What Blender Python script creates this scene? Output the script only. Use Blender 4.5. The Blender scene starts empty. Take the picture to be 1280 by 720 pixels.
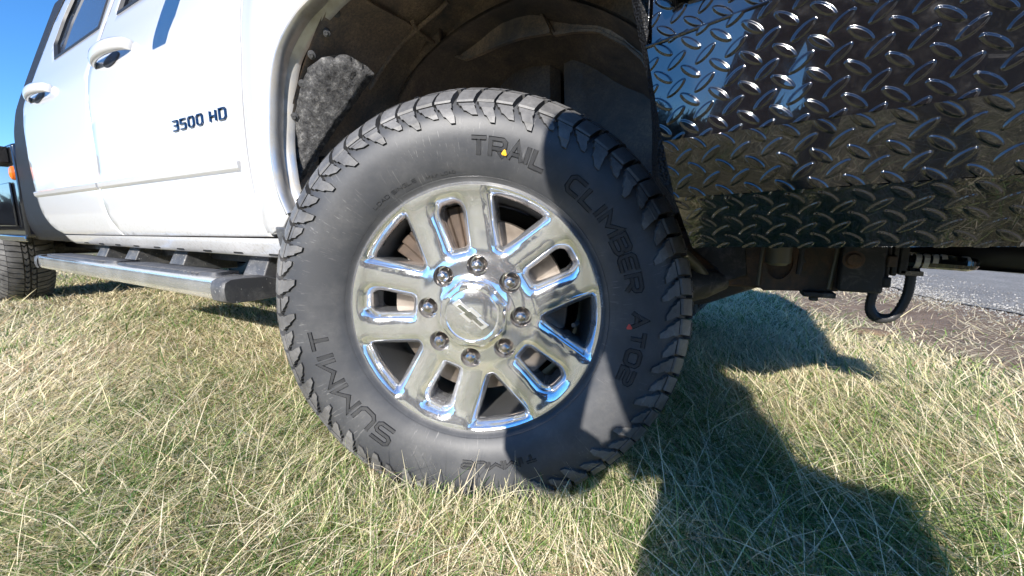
import bpy, bmesh, math, random
import numpy as np
from mathutils import Vector, Matrix
from mathutils.geometry import delaunay_2d_cdt
random.seed(7); rng = np.random.default_rng(11)
R_ = math.radians
scene = bpy.context.scene
COL = scene.collection

# ------------------------------------------------------------------ camera
CAM = Vector((0.427, -0.602, 0.566))
YAW, PITCH, ROLL = R_(29.66), R_(8.66), R_(0.255)
fwd = Vector((-math.sin(YAW)*math.cos(PITCH), math.cos(YAW)*math.cos(PITCH), -math.sin(PITCH)))
rgt = Vector((math.cos(YAW), math.sin(YAW), 0)); upv = rgt.cross(fwd)
r2 = rgt*math.cos(ROLL)+upv*math.sin(ROLL); u2 = -rgt*math.sin(ROLL)+upv*math.cos(ROLL)
cd = bpy.data.cameras.new('camera_view'); cam = bpy.data.objects.new('camera_view', cd); COL.objects.link(cam)
cam.matrix_world = Matrix(((r2.x, u2.x, -fwd.x, CAM.x), (r2.y, u2.y, -fwd.y, CAM.y), (r2.z, u2.z, -fwd.z, CAM.z), (0, 0, 0, 1)))
cd.sensor_width = 36; cd.lens = 36*498/1280; cd.clip_start = 0.01; cd.clip_end = 2000
scene.camera = cam

# ------------------------------------------------------------------ light
SUN = Vector((0.35, -1.9, 1.0)).normalized()          # towards the sun
ELEV = math.asin(SUN.z); AZ = math.atan2(SUN.x, SUN.y)
w = bpy.data.worlds.new('World'); scene.world = w; w.use_nodes = True
nt = w.node_tree; bg = nt.nodes['Background']
sk = nt.nodes.new('ShaderNodeTexSky'); sk.sky_type = 'NISHITA'; sk.sun_disc = False
sk.sun_elevation = ELEV; sk.sun_rotation = AZ; sk.air_density = 1.0; sk.dust_density = 0.0; sk.ozone_density = 6.0; sk.altitude = 1500
hs = nt.nodes.new('ShaderNodeHueSaturation'); hs.inputs['Saturation'].default_value = 1.14; hs.inputs['Value'].default_value = .92
nt.links.new(sk.outputs[0], hs.inputs['Color']); nt.links.new(hs.outputs[0], bg.inputs[0]); bg.inputs[1].default_value = 0.15
sl = bpy.data.lights.new('sun', 'SUN'); so = bpy.data.objects.new('sun', sl); COL.objects.link(so)
sl.energy = 5.0; sl.angle = R_(0.53); sl.color = (1.0, 0.95, 0.88)
so.rotation_euler = SUN.to_track_quat('Z', 'Y').to_euler(); so.location = (3, -8, 6)
vs = scene.view_settings; vs.view_transform = 'Standard'; vs.look = 'None'; vs.gamma = 1; vs.use_curve_mapping = False; vs.exposure = 0.92
scene.render.film_transparent = False
scene.cycles.max_bounces = 6; scene.cycles.diffuse_bounces = 3; scene.cycles.glossy_bounces = 4; scene.cycles.transmission_bounces = 4
scene.cycles.use_adaptive_sampling = True; scene.cycles.adaptive_threshold = 0.02
scene.cycles.use_denoising = True

# ------------------------------------------------------------------ materials
class NB:
    def __init__(s, name):
        s.m = bpy.data.materials.new(name); s.m.use_nodes = True; s.t = s.m.node_tree; s.n = s.t.nodes; s.p = s.n['Principled BSDF']
        s.out = s.n['Material Output']
    def new(s, typ, **k):
        x = s.n.new(typ)
        for a, b in k.items(): setattr(x, a, b)
        return x
    def link(s, a, b): s.t.links.new(a, b)
    def set(s, **k):
        for a, b in k.items():
            s.p.inputs[a.replace('_', ' ')].default_value = b if not (isinstance(b, tuple) and len(b) == 3) else b+(1,)
    def coord(s): return s.new('ShaderNodeTexCoord').outputs['Object']
    def noise(s, sc, det=4, rough=.55, vec=None, dist=0):
        x = s.new('ShaderNodeTexNoise'); x.inputs['Scale'].default_value = sc; x.inputs['Detail'].default_value = det
        x.inputs['Roughness'].default_value = rough; x.inputs['Distortion'].default_value = dist
        s.link(vec if vec else s.coord(), x.inputs['Vector']); return x.outputs['Fac']
    def ramp(s, fac, *stops):
        x = s.new('ShaderNodeValToRGB'); e = x.color_ramp.elements
        while len(e) < len(stops): e.new(.5)
        for i, (p, c) in enumerate(stops):
            e[i].position = p; e[i].color = (c if isinstance(c, tuple) else (c, c, c)) + (1,)
        s.link(fac, x.inputs[0]); return x.outputs[0]
    def mix(s, fac, a, b):
        x = s.new('ShaderNodeMix', data_type='RGBA')
        for v, i in ((fac, 0), (a, 6), (b, 7)):
            if hasattr(v, 'is_linked'): s.link(v, x.inputs[i])
            else: x.inputs[i].default_value = v if not isinstance(v, tuple) else v+(1,)
        return x.outputs[2]
    def math(s, op, a, b=0.0):
        x = s.new('ShaderNodeMath', operation=op)
        for v, i in ((a, 0), (b, 1)):
            if hasattr(v, 'is_linked'): s.link(v, x.inputs[i])
            else: x.inputs[i].default_value = v
        return x.outputs[0]
    def col(s, c): s.link(c, s.p.inputs['Base Color'])
    def rgh(s, c): s.link(c, s.p.inputs['Roughness'])
    def met(s, c): s.link(c, s.p.inputs['Metallic'])
    def bump(s, h, st=.3, d=.002):
        x = s.new('ShaderNodeBump'); x.inputs['Strength'].default_value = st; x.inputs['Distance'].default_value = d
        s.link(h, x.inputs['Height']); s.link(x.outputs[0], s.p.inputs['Normal'])
M = {}
def simple(name, col, rough=.5, metal=0., **k):
    b = NB(name); b.set(Base_Color=col, Roughness=rough, Metallic=metal, **k); M[name] = b.m; return b
# white automotive paint
b = NB('white_paint'); b.set(Roughness=.32, Coat_Weight=1.0, Coat_Roughness=.04)
c = b.coord(); sp_ = b.new('ShaderNodeSeparateXYZ'); b.link(c, sp_.inputs[0])
low = b.ramp(b.math('ADD', sp_.outputs[2], b.math('MULTIPLY', b.noise(4, 4), .12)), (.55, .75), (.68, 0.))
spl = b.math('MULTIPLY', low, b.ramp(b.noise(95, 5, .75), (.50, 0.), (.68, 1.)))
b.col(b.mix(spl, b.mix(b.ramp(b.noise(9, 5, .6), (.55, 0.), (.8, .35)), (.54, .54, .54), (.48, .475, .455)), (.30, .27, .22))); M['white_paint'] = b.m
# gloss black bumper paint
b = NB('gloss_black'); b.set(Base_Color=(.006, .006, .007), Coat_Weight=1.0, Coat_Roughness=.012, Coat_IOR=1.8, Specular_IOR_Level=.5)
fl = b.math('MULTIPLY', b.ramp(b.noise(3.5, 6, .7), (.52, 0.), (.85, 1.)), b.ramp(b.noise(240, 3, .8), (.5, 0.), (.72, 1.)))
b.col(b.mix(fl, (.006, .006, .007), (.03, .028, .025))); b.rgh(b.ramp(b.noise(60, 4), (.4, .05), (.8, .2))); b.bump(b.noise(140, 3), .06, .0006)
b.link(b.math('SUBTRACT', 1., b.math('MULTIPLY', fl, .6)), b.p.inputs['Coat Weight'])
M['gloss_black'] = b.m
simple('body_black', (.012, .013, .016), .08, 0, Coat_Weight=1., Coat_Roughness=.02)
# sprayed bed liner
b = NB('bed_liner'); b.set(Base_Color=(.009, .009, .010), Roughness=.5, Specular_IOR_Level=.35); v = b.new('ShaderNodeTexVoronoi'); v.inputs['Scale'].default_value = 260
b.link(b.coord(), v.inputs['Vector']); b.bump(v.outputs['Distance'], .9, .003); M['bed_liner'] = b.m
# tyre rubber
def rubber(name, base, dust, lo, hi, bumpst=.15):
    b = NB(name); n1 = b.noise(14, 6, .65); n2 = b.noise(160, 3, .7)
    f = b.math('MULTIPLY', b.ramp(n1, (lo, 0.), (hi, 1.)), b.ramp(n2, (.25, .45), (.75, 1.)))
    b.col(b.mix(f, base, dust)); b.set(Roughness=.5, Specular_IOR_Level=.45)
    b.bump(n2, bumpst, .0008); M[name] = b.m
    return b
b = rubber('sidewall_rubber', (.045, .047, .052), (.105, .104, .103), .42, .82)
# pale scuffs radiating on the sidewall
c = b.coord(); sep = b.new('ShaderNodeSeparateXYZ'); b.link(c, sep.inputs[0])
ang = b.math('ARCTAN2', sep.outputs[2], sep.outputs[0]); cmb = b.new('ShaderNodeCombineXYZ')
b.link(b.math('MULTIPLY', ang, 26.), cmb.inputs[0]); ln = b.new('ShaderNodeVectorMath', operation='LENGTH'); b.link(c, ln.inputs[0]); b.link(b.math('MULTIPLY', ln.outputs['Value'], 9.), cmb.inputs[1])
sc = b.ramp(b.noise(3.2, 3, .7, cmb.outputs[0], .4), (.62, 0.), (.66, 1.))
sc2 = b.ramp(b.noise(7, 2), (.46, 0.), (.62, .7)); fm = b.math('MULTIPLY', sc, sc2)
spk = b.ramp(b.noise(420, 1), (.74, 0.), (.78, .8)); fm = b.math('MAXIMUM', fm, b.math('MULTIPLY', spk, b.ramp(b.noise(25, 3), (.5, 0.), (.7, 1.))))
old = b.p.inputs['Base Color'].links[0].from_socket; b.col(b.mix(fm, old, (.20, .195, .19)))
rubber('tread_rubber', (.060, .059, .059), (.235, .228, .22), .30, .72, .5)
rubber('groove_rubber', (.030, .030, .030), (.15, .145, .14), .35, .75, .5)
rubber('letter_rubber', (.022, .023, .026), (.052, .052, .052), .42, .82)
# chrome with road dust
def chrome(name, dustcol, lo, hi, rough=.07, film=.10):
    b = NB(name); n1 = b.noise(7, 5, .6, dist=.4); n2 = b.noise(330, 2, .8)
    d = b.math('MULTIPLY', b.ramp(n1, (lo, 0.), (hi, 1.)), b.ramp(n2, (.46, 0.), (.66, .8)))
    pit = b.ramp(b.noise(620, 2), (.60, 0.), (.70, 1.)); d = b.math('MAXIMUM', d, b.math('MULTIPLY', pit, .30))
    d = b.math('MAXIMUM', d, b.math('MULTIPLY', b.ramp(n1, (.2, .4), (.8, 1.)), film))
    b.col(b.mix(d, (.96, .96, .97), dustcol)); b.met(b.math('SUBTRACT', 1., b.math('MULTIPLY', d, .9)))
    b.rgh(b.math('ADD', rough, b.math('MULTIPLY', d, .4))); b.bump(b.noise(34, 2), .04, .002); M[name] = b.m
chrome('chrome_wheel', (.86, .86, .86), .50, .88, .075, .12)
chrome('chrome_step', (.45, .42, .36), .40, .8, .10, .2)
simple('chrome_clean', (.75, .76, .78), .06, 1.)
simple('emblem_satin', (.78, .77, .74), .32, .85)
simple('lug_steel', (.62, .58, .55), .22, 1.)
simple('badge_chrome', (.10, .13, .18), .15, 1.)
b = NB('arch_trim'); b.met(b.ramp(b.noise(20, 5), (.4, .75), (.75, .1))); b.col(b.mix(b.ramp(b.noise(20, 5), (.4, 0.), (.75, 1.)), (.66, .66, .66), (.40, .36, .29))); b.set(Roughness=.33); M['arch_trim'] = b.m
# black plastic with dried mud
def plastic(name, base, mud, lo, hi, rough=.6, nsc=6):
    b = NB(name); n1 = b.noise(nsc, 8, .7, dist=.5); n2 = b.noise(180, 3, .8)
    f = b.math('MULTIPLY', b.ramp(n1, (lo, 0.), (hi, 1.)), b.ramp(n2, (.3, .2), (.65, 1.)))
    b.col(b.mix(f, base, mud)); b.set(Roughness=rough); b.bump(n2, .5, .0015); M[name] = b.m; return b
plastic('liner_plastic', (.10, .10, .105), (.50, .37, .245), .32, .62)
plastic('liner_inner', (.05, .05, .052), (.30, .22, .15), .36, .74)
b = plastic('step_plastic', (.055, .056, .060), (.24, .235, .22), .45, .8, .5, 14)
spk = b.ramp(b.noise(130, 2), (.68, 0.), (.72, 1.)); old = b.p.inputs['Base Color'].links[0].from_socket; b.col(b.mix(spk, old, (.45, .44, .41)))
plastic('step_pad', (.035, .037, .043), (.12, .12, .12), .45, .85, .55, 20)
b = NB('felt'); n = b.noise(90, 6, .8); b.col(b.ramp(b.noise(55, 8, .8), (.36, (.018, .018, .020)), (.54, (.12, .118, .116)), (.74, (.46, .45, .43)))); b.set(Roughness=.95); b.bump(n, 1., .008); M['felt'] = b.m
b = plastic('frame_rust', (.07, .058, .048), (.34, .17, .085), .40, .68, .65, 9)
plastic('frame_black', (.035, .035, .037), (.26, .24, .21), .50, .80, .55, 30)
simple('olive_tube', (.16, .15, .11), .45, .3)
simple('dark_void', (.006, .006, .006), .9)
simple('rubber_hose', (.035, .035, .037), .45)
simple('gasket', (.012, .012, .013), .5)
b = NB('brake_disc'); b.col(b.ramp(b.noise(18, 5), (.3, (.08, .064, .05)), (.7, (.20, .175, .15)))); b.set(Metallic=.7, Roughness=.5); M['brake_disc'] = b.m
b = NB('caliper'); b.col(b.ramp(b.noise(30, 5), (.3, (.03, .02, .014)), (.7, (.085, .058, .04)))); b.set(Metallic=.2, Roughness=.7); M['caliper'] = b.m
simple('barrel', (.10, .10, .10), .45, .6)
b = NB('window_glass'); b.set(Base_Color=(.12, .15, .2), Roughness=.02, Transmission_Weight=.7, IOR=1.6, Specular_IOR_Level=.9); M['window_glass'] = b.m
simple('interior', (.03, .03, .033), .8)
simple('lamp_amber', (.85, .16, .01), .2, 0, Coat_Weight=1.)
simple('paint_yellow', (.75, .42, .02), .6); simple('paint_red', (.62, .07, .05), .6); simple('rope_white', (.62, .6, .57), .8)
# cloth / skin of the photographer
b = simple('jacket', (.040, .008, .014), .8); b.bump(b.noise(60, 4), .5, .004)
b = simple('trousers', (.018, .020, .028), .85); b.bump(b.noise(60, 4), .5, .004)
simple('skin', (.45, .26, .19), .5); simple('hair', (.03, .02, .015), .6); simple('boot', (.03, .022, .018), .6); simple('camera_black', (.012, .012, .012), .4)
simple('lens_glass', (.01, .01, .02), .02); simple('eye_white', (.7, .7, .68), .3)
# ground
b = NB('soil_straw'); n1 = b.noise(1.1, 6, .6); n2 = b.noise(38, 6, .75)
c1 = b.ramp(n2, (.28, (.06, .045, .026)), (.5, (.17, .135, .075)), (.72, (.38, .31, .19)))
c2 = b.ramp(n2, (.28, (.035, .04, .014)), (.5, (.11, .115, .042)), (.72, (.30, .27, .14)))
b.col(b.mix(b.ramp(n1, (.4, 0.), (.6, 1.)), c1, c2)); b.set(Roughness=.95); b.bump(n2, 1., .02); M['soil_straw'] = b.m
b = NB('dirt'); n1 = b.noise(5, 8, .7); n2 = b.noise(70, 6, .8)
b.col(b.mix(b.ramp(n1, (.35, 0.), (.65, 1.)), b.ramp(n2, (.3, (.070, .040, .024)), (.7, (.215, .135, .085))), b.ramp(n2, (.3, (.15, .098, .062)), (.7, (.37, .265, .175)))))
b.set(Roughness=.95); b.bump(n2, 1., .015); M['dirt'] = b.m
b = NB('asphalt'); v = b.new('ShaderNodeTexVoronoi'); v.inputs['Scale'].default_value = 75; b.link(b.coord(), v.inputs['Vector'])
b.col(b.mix(b.ramp(b.noise(3, 5), (.3, 0.), (.7, 1.)), b.ramp(v.outputs['Distance'], (.1, (.36, .335, .30)), (.6, (.19, .175, .155))), b.ramp(v.outputs['Distance'], (.1, (.29, .268, .24)), (.6, (.13, .12, .107)))))
b.set(Roughness=.9); b.bump(v.outputs['Distance'], .8, .006); M['asphalt'] = b.m
b = NB('gravel'); oi = b.new('ShaderNodeObjectInfo'); b.col(b.ramp(oi.outputs['Random'], (0., (.10, .096, .09)), (.5, (.22, .213, .20)), (1., (.38, .37, .35)))); b.set(Roughness=.85); M['gravel'] = b.m
# grass: tint attribute per blade (0 green .. 1 straw), shifted by the place
b = NB('grass_blade'); at = b.new('ShaderNodeAttribute', attribute_name='tint')
ge = b.new('ShaderNodeNewGeometry'); nl = b.noise(1.3, 3, .5, ge.outputs['Position'])
f = b.math('ADD', at.outputs['Fac'], b.math('MULTIPLY', b.math('SUBTRACT', nl, .42), .35))
gc = b.ramp(f, (.0, (.045, .115, .022)), (.22, (.17, .29, .065)), (.42, (.46, .50, .20)), (.60, (.82, .72, .44)), (.80, (.90, .81, .60)), (1., (.46, .32, .19)))
b.col(gc); b.set(Roughness=.6, Specular_IOR_Level=.35)
tr = b.new('ShaderNodeBsdfTranslucent'); b.link(gc, tr.inputs[0]); ms = b.new('ShaderNodeMixShader'); ms.inputs[0].default_value = .36
b.link(b.p.outputs[0], ms.inputs[1]); b.link(tr.outputs[0], ms.inputs[2]); b.link(ms.outputs[0], b.out.inputs[0]); M['grass_blade'] = b.m
b = NB('bark_brown'); b.col(b.ramp(b.noise(.6, 4), (.3, (.018, .016, .014)), (.7, (.045, .038, .032)))); b.set(Roughness=.9); M['bark_brown'] = b.m

# ------------------------------------------------------------------ helpers
def mesh_obj(name, V, F, mat, parent=None, smooth=True, sharp=40, mats=None, fm=None):
    me = bpy.data.meshes.new(name); me.from_pydata([tuple(v) for v in V], [], [tuple(f) for f in F]); me.update()
    for m in (mats or [mat]): me.materials.append(M[m])
    if fm is not None: me.polygons.foreach_set('material_index', fm)
    if smooth:
        me.polygons.foreach_set('use_smooth', [True]*len(me.polygons))
        if sharp: me.set_sharp_from_angle(angle=R_(sharp))
    o = bpy.data.objects.new(name, me); COL.objects.link(o)
    if parent: o.parent = parent
    return o
def fixn(o):
    bm = bmesh.new(); bm.from_mesh(o.data); bmesh.ops.recalc_face_normals(bm, faces=bm.faces); bm.to_mesh(o.data); bm.free(); return o
class MB:
    def __init__(s): s.V = []; s.F = []; s.I = []
    def add(s, V, F, i=0):
        n = len(s.V); s.V += [tuple(v) for v in V]; s.F += [tuple(a+n for a in f) for f in F]; s.I += [i]*len(F)
    def box(s, x0, x1, y0, y1, z0, z1, i=0):
        s.add([(x0,y0,z0),(x1,y0,z0),(x1,y1,z0),(x0,y1,z0),(x0,y0,z1),(x1,y0,z1),(x1,y1,z1),(x0,y1,z1)], [(0,3,2,1),(4,5,6,7),(0,1,5,4),(1,2,6,5),(2,3,7,6),(3,0,4,7)], i)
    def tube(s, pts, rad, n=12, caps=True, i=0):
        pts = [Vector(p) for p in pts]; rad = rad if isinstance(rad, (list, tuple)) else [rad]*len(pts)
        t0 = (pts[1]-pts[0]).normalized(); a = t0.orthogonal().normalized(); V = []; F = []
        for k, p in enumerate(pts):
            t = (pts[min(k+1, len(pts)-1)]-pts[max(k-1, 0)]).normalized(); a = (a-t*a.dot(t)).normalized(); c = t.cross(a)
            V += [p+(a*math.cos(2*math.pi*j/n)+c*math.sin(2*math.pi*j/n))*rad[k] for j in range(n)]
        for k in range(len(pts)-1):
            for j in range(n): F.append((k*n+j, k*n+(j+1) % n, (k+1)*n+(j+1) % n, (k+1)*n+j))
        if caps: F += [tuple(range(n))[::-1], tuple((len(pts)-1)*n+j for j in range(n))]
        s.add(V, F, i)
    def lathe(s, prof, n=48, i=0, closed=False):            # prof: (r, y), axis local Y
        V = []; F = []; m = len(prof)
        for k in range(n):
            a = 2*math.pi*k/n; V += [(r*math.cos(a), y, r*math.sin(a)) for r, y in prof]
        for k in range(n):
            q = (k+1) % n
            for j in range(m if closed else m-1): F.append((k*m+j, k*m+(j+1) % m, q*m+(j+1) % m, q*m+j))
        s.add(V, F, i)
    def prism(s, poly, d0, d1, axis='y', i=0):             # poly of (x,z) extruded along y
        n = len(poly); V = [(x, d0, z) for x, z in poly]+[(x, d1, z) for x, z in poly]
        s.add(V, [tuple(range(n)), tuple(range(2*n-1, n-1, -1))]+[(k, n+k, n+(k+1) % n, (k+1) % n) for k in range(n)], i)
    def build(s, name, mat, parent=None, smooth=True, sharp=35, mats=None, bevel=0, fix=True):
        o = mesh_obj(name, s.V, s.F, mat, parent, smooth, sharp, mats, s.I if mats else None)
        if fix: fixn(o)
        if bevel:
            m = o.modifiers.new('bevel', 'BEVEL'); m.width = bevel; m.segments = 2; m.limit_method = 'ANGLE'; m.angle_limit = R_(40)
        return o
def empty(name, loc=(0,0,0), rz=0, parent=None):
    o = bpy.data.objects.new(name, None); COL.objects.link(o); o.location = loc; o.rotation_euler = (0, 0, rz); o.empty_display_size = .1
    if parent: o.parent = parent
    return o
def tag(o, label=None, cat=None, group=None, kind=None):
    for k, v in (('label', label), ('category', cat), ('group', group), ('kind', kind)):
        if v: o[k] = v
    return o
def smoothstep(t): t = min(max(t, 0.), 1.); return t*t*(3-2*t)
def inside(p, poly):
    x, y = p; c = False; n = len(poly)
    for i in range(n):
        x1, y1 = poly[i]; x2, y2 = poly[i-1]
        if (y1 > y) != (y2 > y) and x < (x2-x1)*(y-y1)/(y2-y1)+x1: c = not c
    return c
def densify(poly, step, closed=True):
    o = []; n = len(poly)
    for i in range(n if closed else n-1):
        a, b = poly[i], poly[(i+1) % n]; k = max(1, int(math.hypot(b[0]-a[0], b[1]-a[1])/step))
        o += [(a[0]+(b[0]-a[0])*j/k, a[1]+(b[1]-a[1])*j/k) for j in range(k)]
    if not closed: o.append(poly[-1])
    return o
def spline(pts, k=6):                                        # Catmull-Rom
    P = [np.array(p, float) for p in pts]; P = [2*P[0]-P[1]]+P+[2*P[-1]-P[-2]]; o = []
    for i in range(1, len(P)-2):
        for j in range(k):
            t = j/k; o.append(tuple(.5*((2*P[i])+(P[i+1]-P[i-1])*t+(2*P[i-1]-5*P[i]+4*P[i+1]-P[i+2])*t*t+(3*P[i]-P[i-1]-3*P[i+1]+P[i+2])*t**3)))
    o.append(tuple(P[-2])); return o
def cdt(outline, holes=(), pts=()):
    V = [Vector(p) for p in outline]; E = [(i, (i+1) % len(outline)) for i in range(len(outline))]
    for h in holes:
        n = len(V); V += [Vector(p) for p in h]; E += [(n+i, n+(i+1) % len(h)) for i in range(len(h))]
    V += [Vector(p) for p in pts]
    r = delaunay_2d_cdt(V, E, [], 0, 1e-6); vv = [tuple(v) for v in r[0]]; ff = []
    for f in r[2]:
        c = (sum(vv[i][0] for i in f)/3, sum(vv[i][1] for i in f)/3)
        if inside(c, outline) and not any(inside(c, h) for h in holes): ff.append(tuple(f))
    return vv, ff
def offs(poly, d):                                           # inset a closed polygon by d (simple mitre)
    n = len(poly); A = sum(poly[i-1][0]*poly[i][1]-poly[i][0]*poly[i-1][1] for i in range(n)); sg = 1 if A > 0 else -1; o = []
    for i in range(n):
        p0, p1, p2 = poly[i-1], poly[i], poly[(i+1) % n]
        def nn(a, b):
            dx, dy = b[0]-a[0], b[1]-a[1]; l = math.hypot(dx, dy) or 1; return (-dy/l*sg, dx/l*sg)
        a, c = nn(p0, p1), nn(p1, p2); s = max(.35, 1+a[0]*c[0]+a[1]*c[1]); o.append((p1[0]+d*(a[0]+c[0])/s, p1[1]+d*(a[1]+c[1])/s))
    return o

# ------------------------------------------------------------------ setting: ground, road
def sheet(name, poly, z, mat, step=None, amp=0, kind='structure'):
    if step:
        xs = [p[0] for p in poly]; ys = [p[1] for p in poly]; pts = []
        for x in np.arange(min(xs), max(xs), step):
            for y in np.arange(min(ys), max(ys), step):
                q = (x+random.uniform(-.3, .3)*step, y+random.uniform(-.3, .3)*step)
                if inside(q, poly): pts.append(q)
        vv, ff = cdt(densify(poly, step), (), pts)
        V = [(x, y, z+amp*(math.sin(x*3.1+y*1.7)+math.sin(x*1.3-y*4.1))*.5) for x, y in vv]; o = mesh_obj(name, V, ff, mat, None, True, None)
    else: o = mesh_obj(name, [(x, y, z) for x, y in poly], [tuple(range(len(poly)))], mat, None, False)
    return tag(fixn(o), kind=kind)
g = sheet('ground', [(-400, -400), (400, -400), (400, 400), (-400, 400)], .022, 'soil_straw')
# the road runs away from the camera on the right, its edge leaning left with distance
_RY = [-14, -3, 1.5, 3.08, 3.3, 3.5, 3.9, 5.0, 8.0, 40]; _RX = [6.5, 3.9, 2.5, 2.02, 1.92, 1.80, 1.68, 1.66, 1.6, .5]
_VY = [-14, -3, .5, 1.5, 1.75, 1.93, 2.23, 2.58, 3.48, 5, 8, 40]; _VX = [5.4, 2.9, 1.75, 1.42, 1.31, 1.2, 1.04, .85, .70, .68, .6, -.5]
def road_edge(y): return float(np.interp(y, _RY, _RX)) + .02*math.sin(y*8.1)+.015*math.sin(y*17.3)
redge = [(road_edge(y), y) for y in np.arange(-14, 40, .35)]
sheet('road', redge+[(p[0]+7.5, p[1]) for p in redge[::-1]], .042, 'asphalt')
vedge = [(float(np.interp(y, _VY, _VX))-.06, y) for y in np.arange(-14, 40, .35)]
sheet('dirt_verge', [(p[0]+.12, p[1]) for p in redge][8:60]+vedge[8:60][::-1], .032, 'dirt', .16, .008)

# ------------------------------------------------------------------ truck
truck = empty('pickup_truck'); tag(truck, 'white crew cab pickup truck parked on grass, front wheel turned, black diamond plate bumper', 'truck')
SZ = [.40, .46, .49, .53, .57, .62, .70, .9, 1.05, 1.15, 1.25, 1.3, 1.4, 1.6, 1.8, 1.9]
SY = [.12, .06, .035, .015, .006, .002, 0, -.004, .004, .02, .055, .075, .11, .18, .25, .30]
_zs = np.linspace(.40, 1.9, 151); _ys = np.interp(_zs, SZ, SY)
for _ in range(6): _ys[1:-1] = (_ys[:-2]+2*_ys[1:-1]+_ys[2:])/4
def S(x, z, fl=False):
    y = float(np.interp(z, _zs, _ys))
    if fl: y -= .022*smoothstep((x+.72)/.13)
    return y
def panel(name, outline, mat, parent=truck, fl=False, off=0., holes=(), step=.045, flange=.014, rim_r=.003, seg=.02):
    ol = densify(outline, seg); hs = [densify(h, seg) for h in holes]
    xs = [p[0] for p in ol]; zs = [p[1] for p in ol]; pts = []
    inn = offs(ol, rim_r); hin = [offs(h, -rim_r) for h in hs]; safe = offs(ol, rim_r*3)
    for x in np.arange(min(xs)+step/2, max(xs), step):
        for z in np.arange(min(zs)+step/2, max(zs), step*.7):
            if inside((x, z), safe) and not any(inside((x, z), offs(h, -rim_r*3)) for h in hs): pts.append((x, z))
    vv, ff = cdt(inn, hin, pts)
    m = MB(); m.add([(x, S(x, z, fl)+off, z) for x, z in vv], ff)
    for o0, i0 in [(ol, inn)]+list(zip(hs, hin)):
        n = len(o0); V = []
        for k in range(n):
            (x, z), (xi, zi) = o0[k], i0[k]; y = S(x, z, fl)+off
            V += [(xi, S(xi, zi, fl)+off, zi), (x*.7+xi*.3, y+rim_r*.35, z*.7+zi*.3), (x, y+rim_r, z), (x, y+flange, z)]
        m.add(V, [(4*k+j, 4*k+j+1, 4*((k+1) % n)+j+1, 4*((k+1) % n)+j) for k in range(n) for j in range(3)])
    bm = bmesh.new(); o = m.build(name, mat, parent, True, 50, fix=False)
    bm.from_mesh(o.data); bmesh.ops.remove_doubles(bm, verts=bm.verts, dist=1e-5); bmesh.ops.recalc_face_normals(bm, faces=bm.faces)
    # normals must face outwards (-Y)
    if sum(f.normal.y*f.calc_area() for f in bm.faces) > 0: bmesh.ops.reverse_faces(bm, faces=bm.faces)
    bm.to_mesh(o.data); bm.free(); o.data.set_sharp_from_angle(angle=R_(50)); return o
G = .0035   # half of a panel gap
seamc = spline([(-1.86, 1.36), (-1.845, 1.2), (-1.83, 1.08), (-1.80, .94), (-1.79, .848), (-1.806, .70), (-1.779, .604), (-1.69, .528)], 4)
fdf = spline([(-.72, 1.36), (-.72, 1.132), (-.711, 1.011), (-.714, .915), (-.72, .769), (-.708, .656), (-.69, .575), (-.662, .538)], 4)
belt = 1.362
rdr = spline([(-2.82, 1.36), (-2.80, 1.20), (-2.757, 1.089), (-2.724, .949), (-2.708, .811), (-2.68, .655), (-2.565, .56), (-2.44, .524)], 4)
def shx(c, d): return [(x+d, z) for x, z in c]
def door(name, rear, front, win):
    # door skin with the window frame above the belt
    top = [(front[0][0]-.16, 1.62), (front[0][0]-.34, 1.80), (rear[0][0]+.06, 1.80)] if name == 'front' else [(front[0][0], 1.80), (rear[0][0]+.10, 1.80), (rear[0][0]+.01, 1.62)]
    ol = shx(rear, G)[::1]
    poly = shx(rear, G) + shx(front, -G)[::-1] + top
    d = panel('door', poly, 'white_paint', holes=[win]); return d
fwin = [(-1.735, 1.372), (-1.02, 1.372), (-.93, 1.42), (-1.09, 1.75), (-1.77, 1.75)]
rwin = [(-2.50, 1.352), (-1.915, 1.362), (-1.965, 1.75), (-2.58, 1.75), (-2.63, 1.60), (-2.62, 1.45)]
fdoor = door('front', seamc, fdf, fwin); rdoor = door('rear', rdr, shx(seamc, 0), rwin)
for d, wn in ((fdoor, fwin), (rdoor, rwin)):
    gl = offs(densify(wn, .03), .018); gg = offs(densify(wn, .03), -.001)
    m = MB(); vv, ff = cdt(gl, (), [(x, z) for x in np.arange(-2.7, -.9, .08) for z in np.arange(1.3, 1.8, .06) if inside((x, z), offs(gl, .02))])
    m.add([(x, S(x, z)+.016, z) for x, z in vv], ff); n0 = len(vv); m.add([(x, S(x, z)+.020, z) for x, z in vv], [f[::-1] for f in ff]); m.build('window', 'window_glass', d, True, None, fix=True)
    m = MB(); n = len(gg); V = []
    for k in range(n):
        (xo, zo), (xi, zi) = gg[k], gl[k]; y0 = S(xo, zo); y1 = S(xi, zi)
        V += [(xo, y0+.012, zo), (xo, y0-.001, zo), (xo*.5+xi*.5, (y0+y1)/2-.004, zo*.5+zi*.5), (xi, y1+.006, zi), (xi, y1+.019, zi)]
    m.add(V, [(5*k+j, 5*k+j+1, 5*((k+1) % n)+j+1, 5*((k+1) % n)+j) for k in range(n) for j in range(4)]); m.build('window_seal', 'gasket', d)
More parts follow.
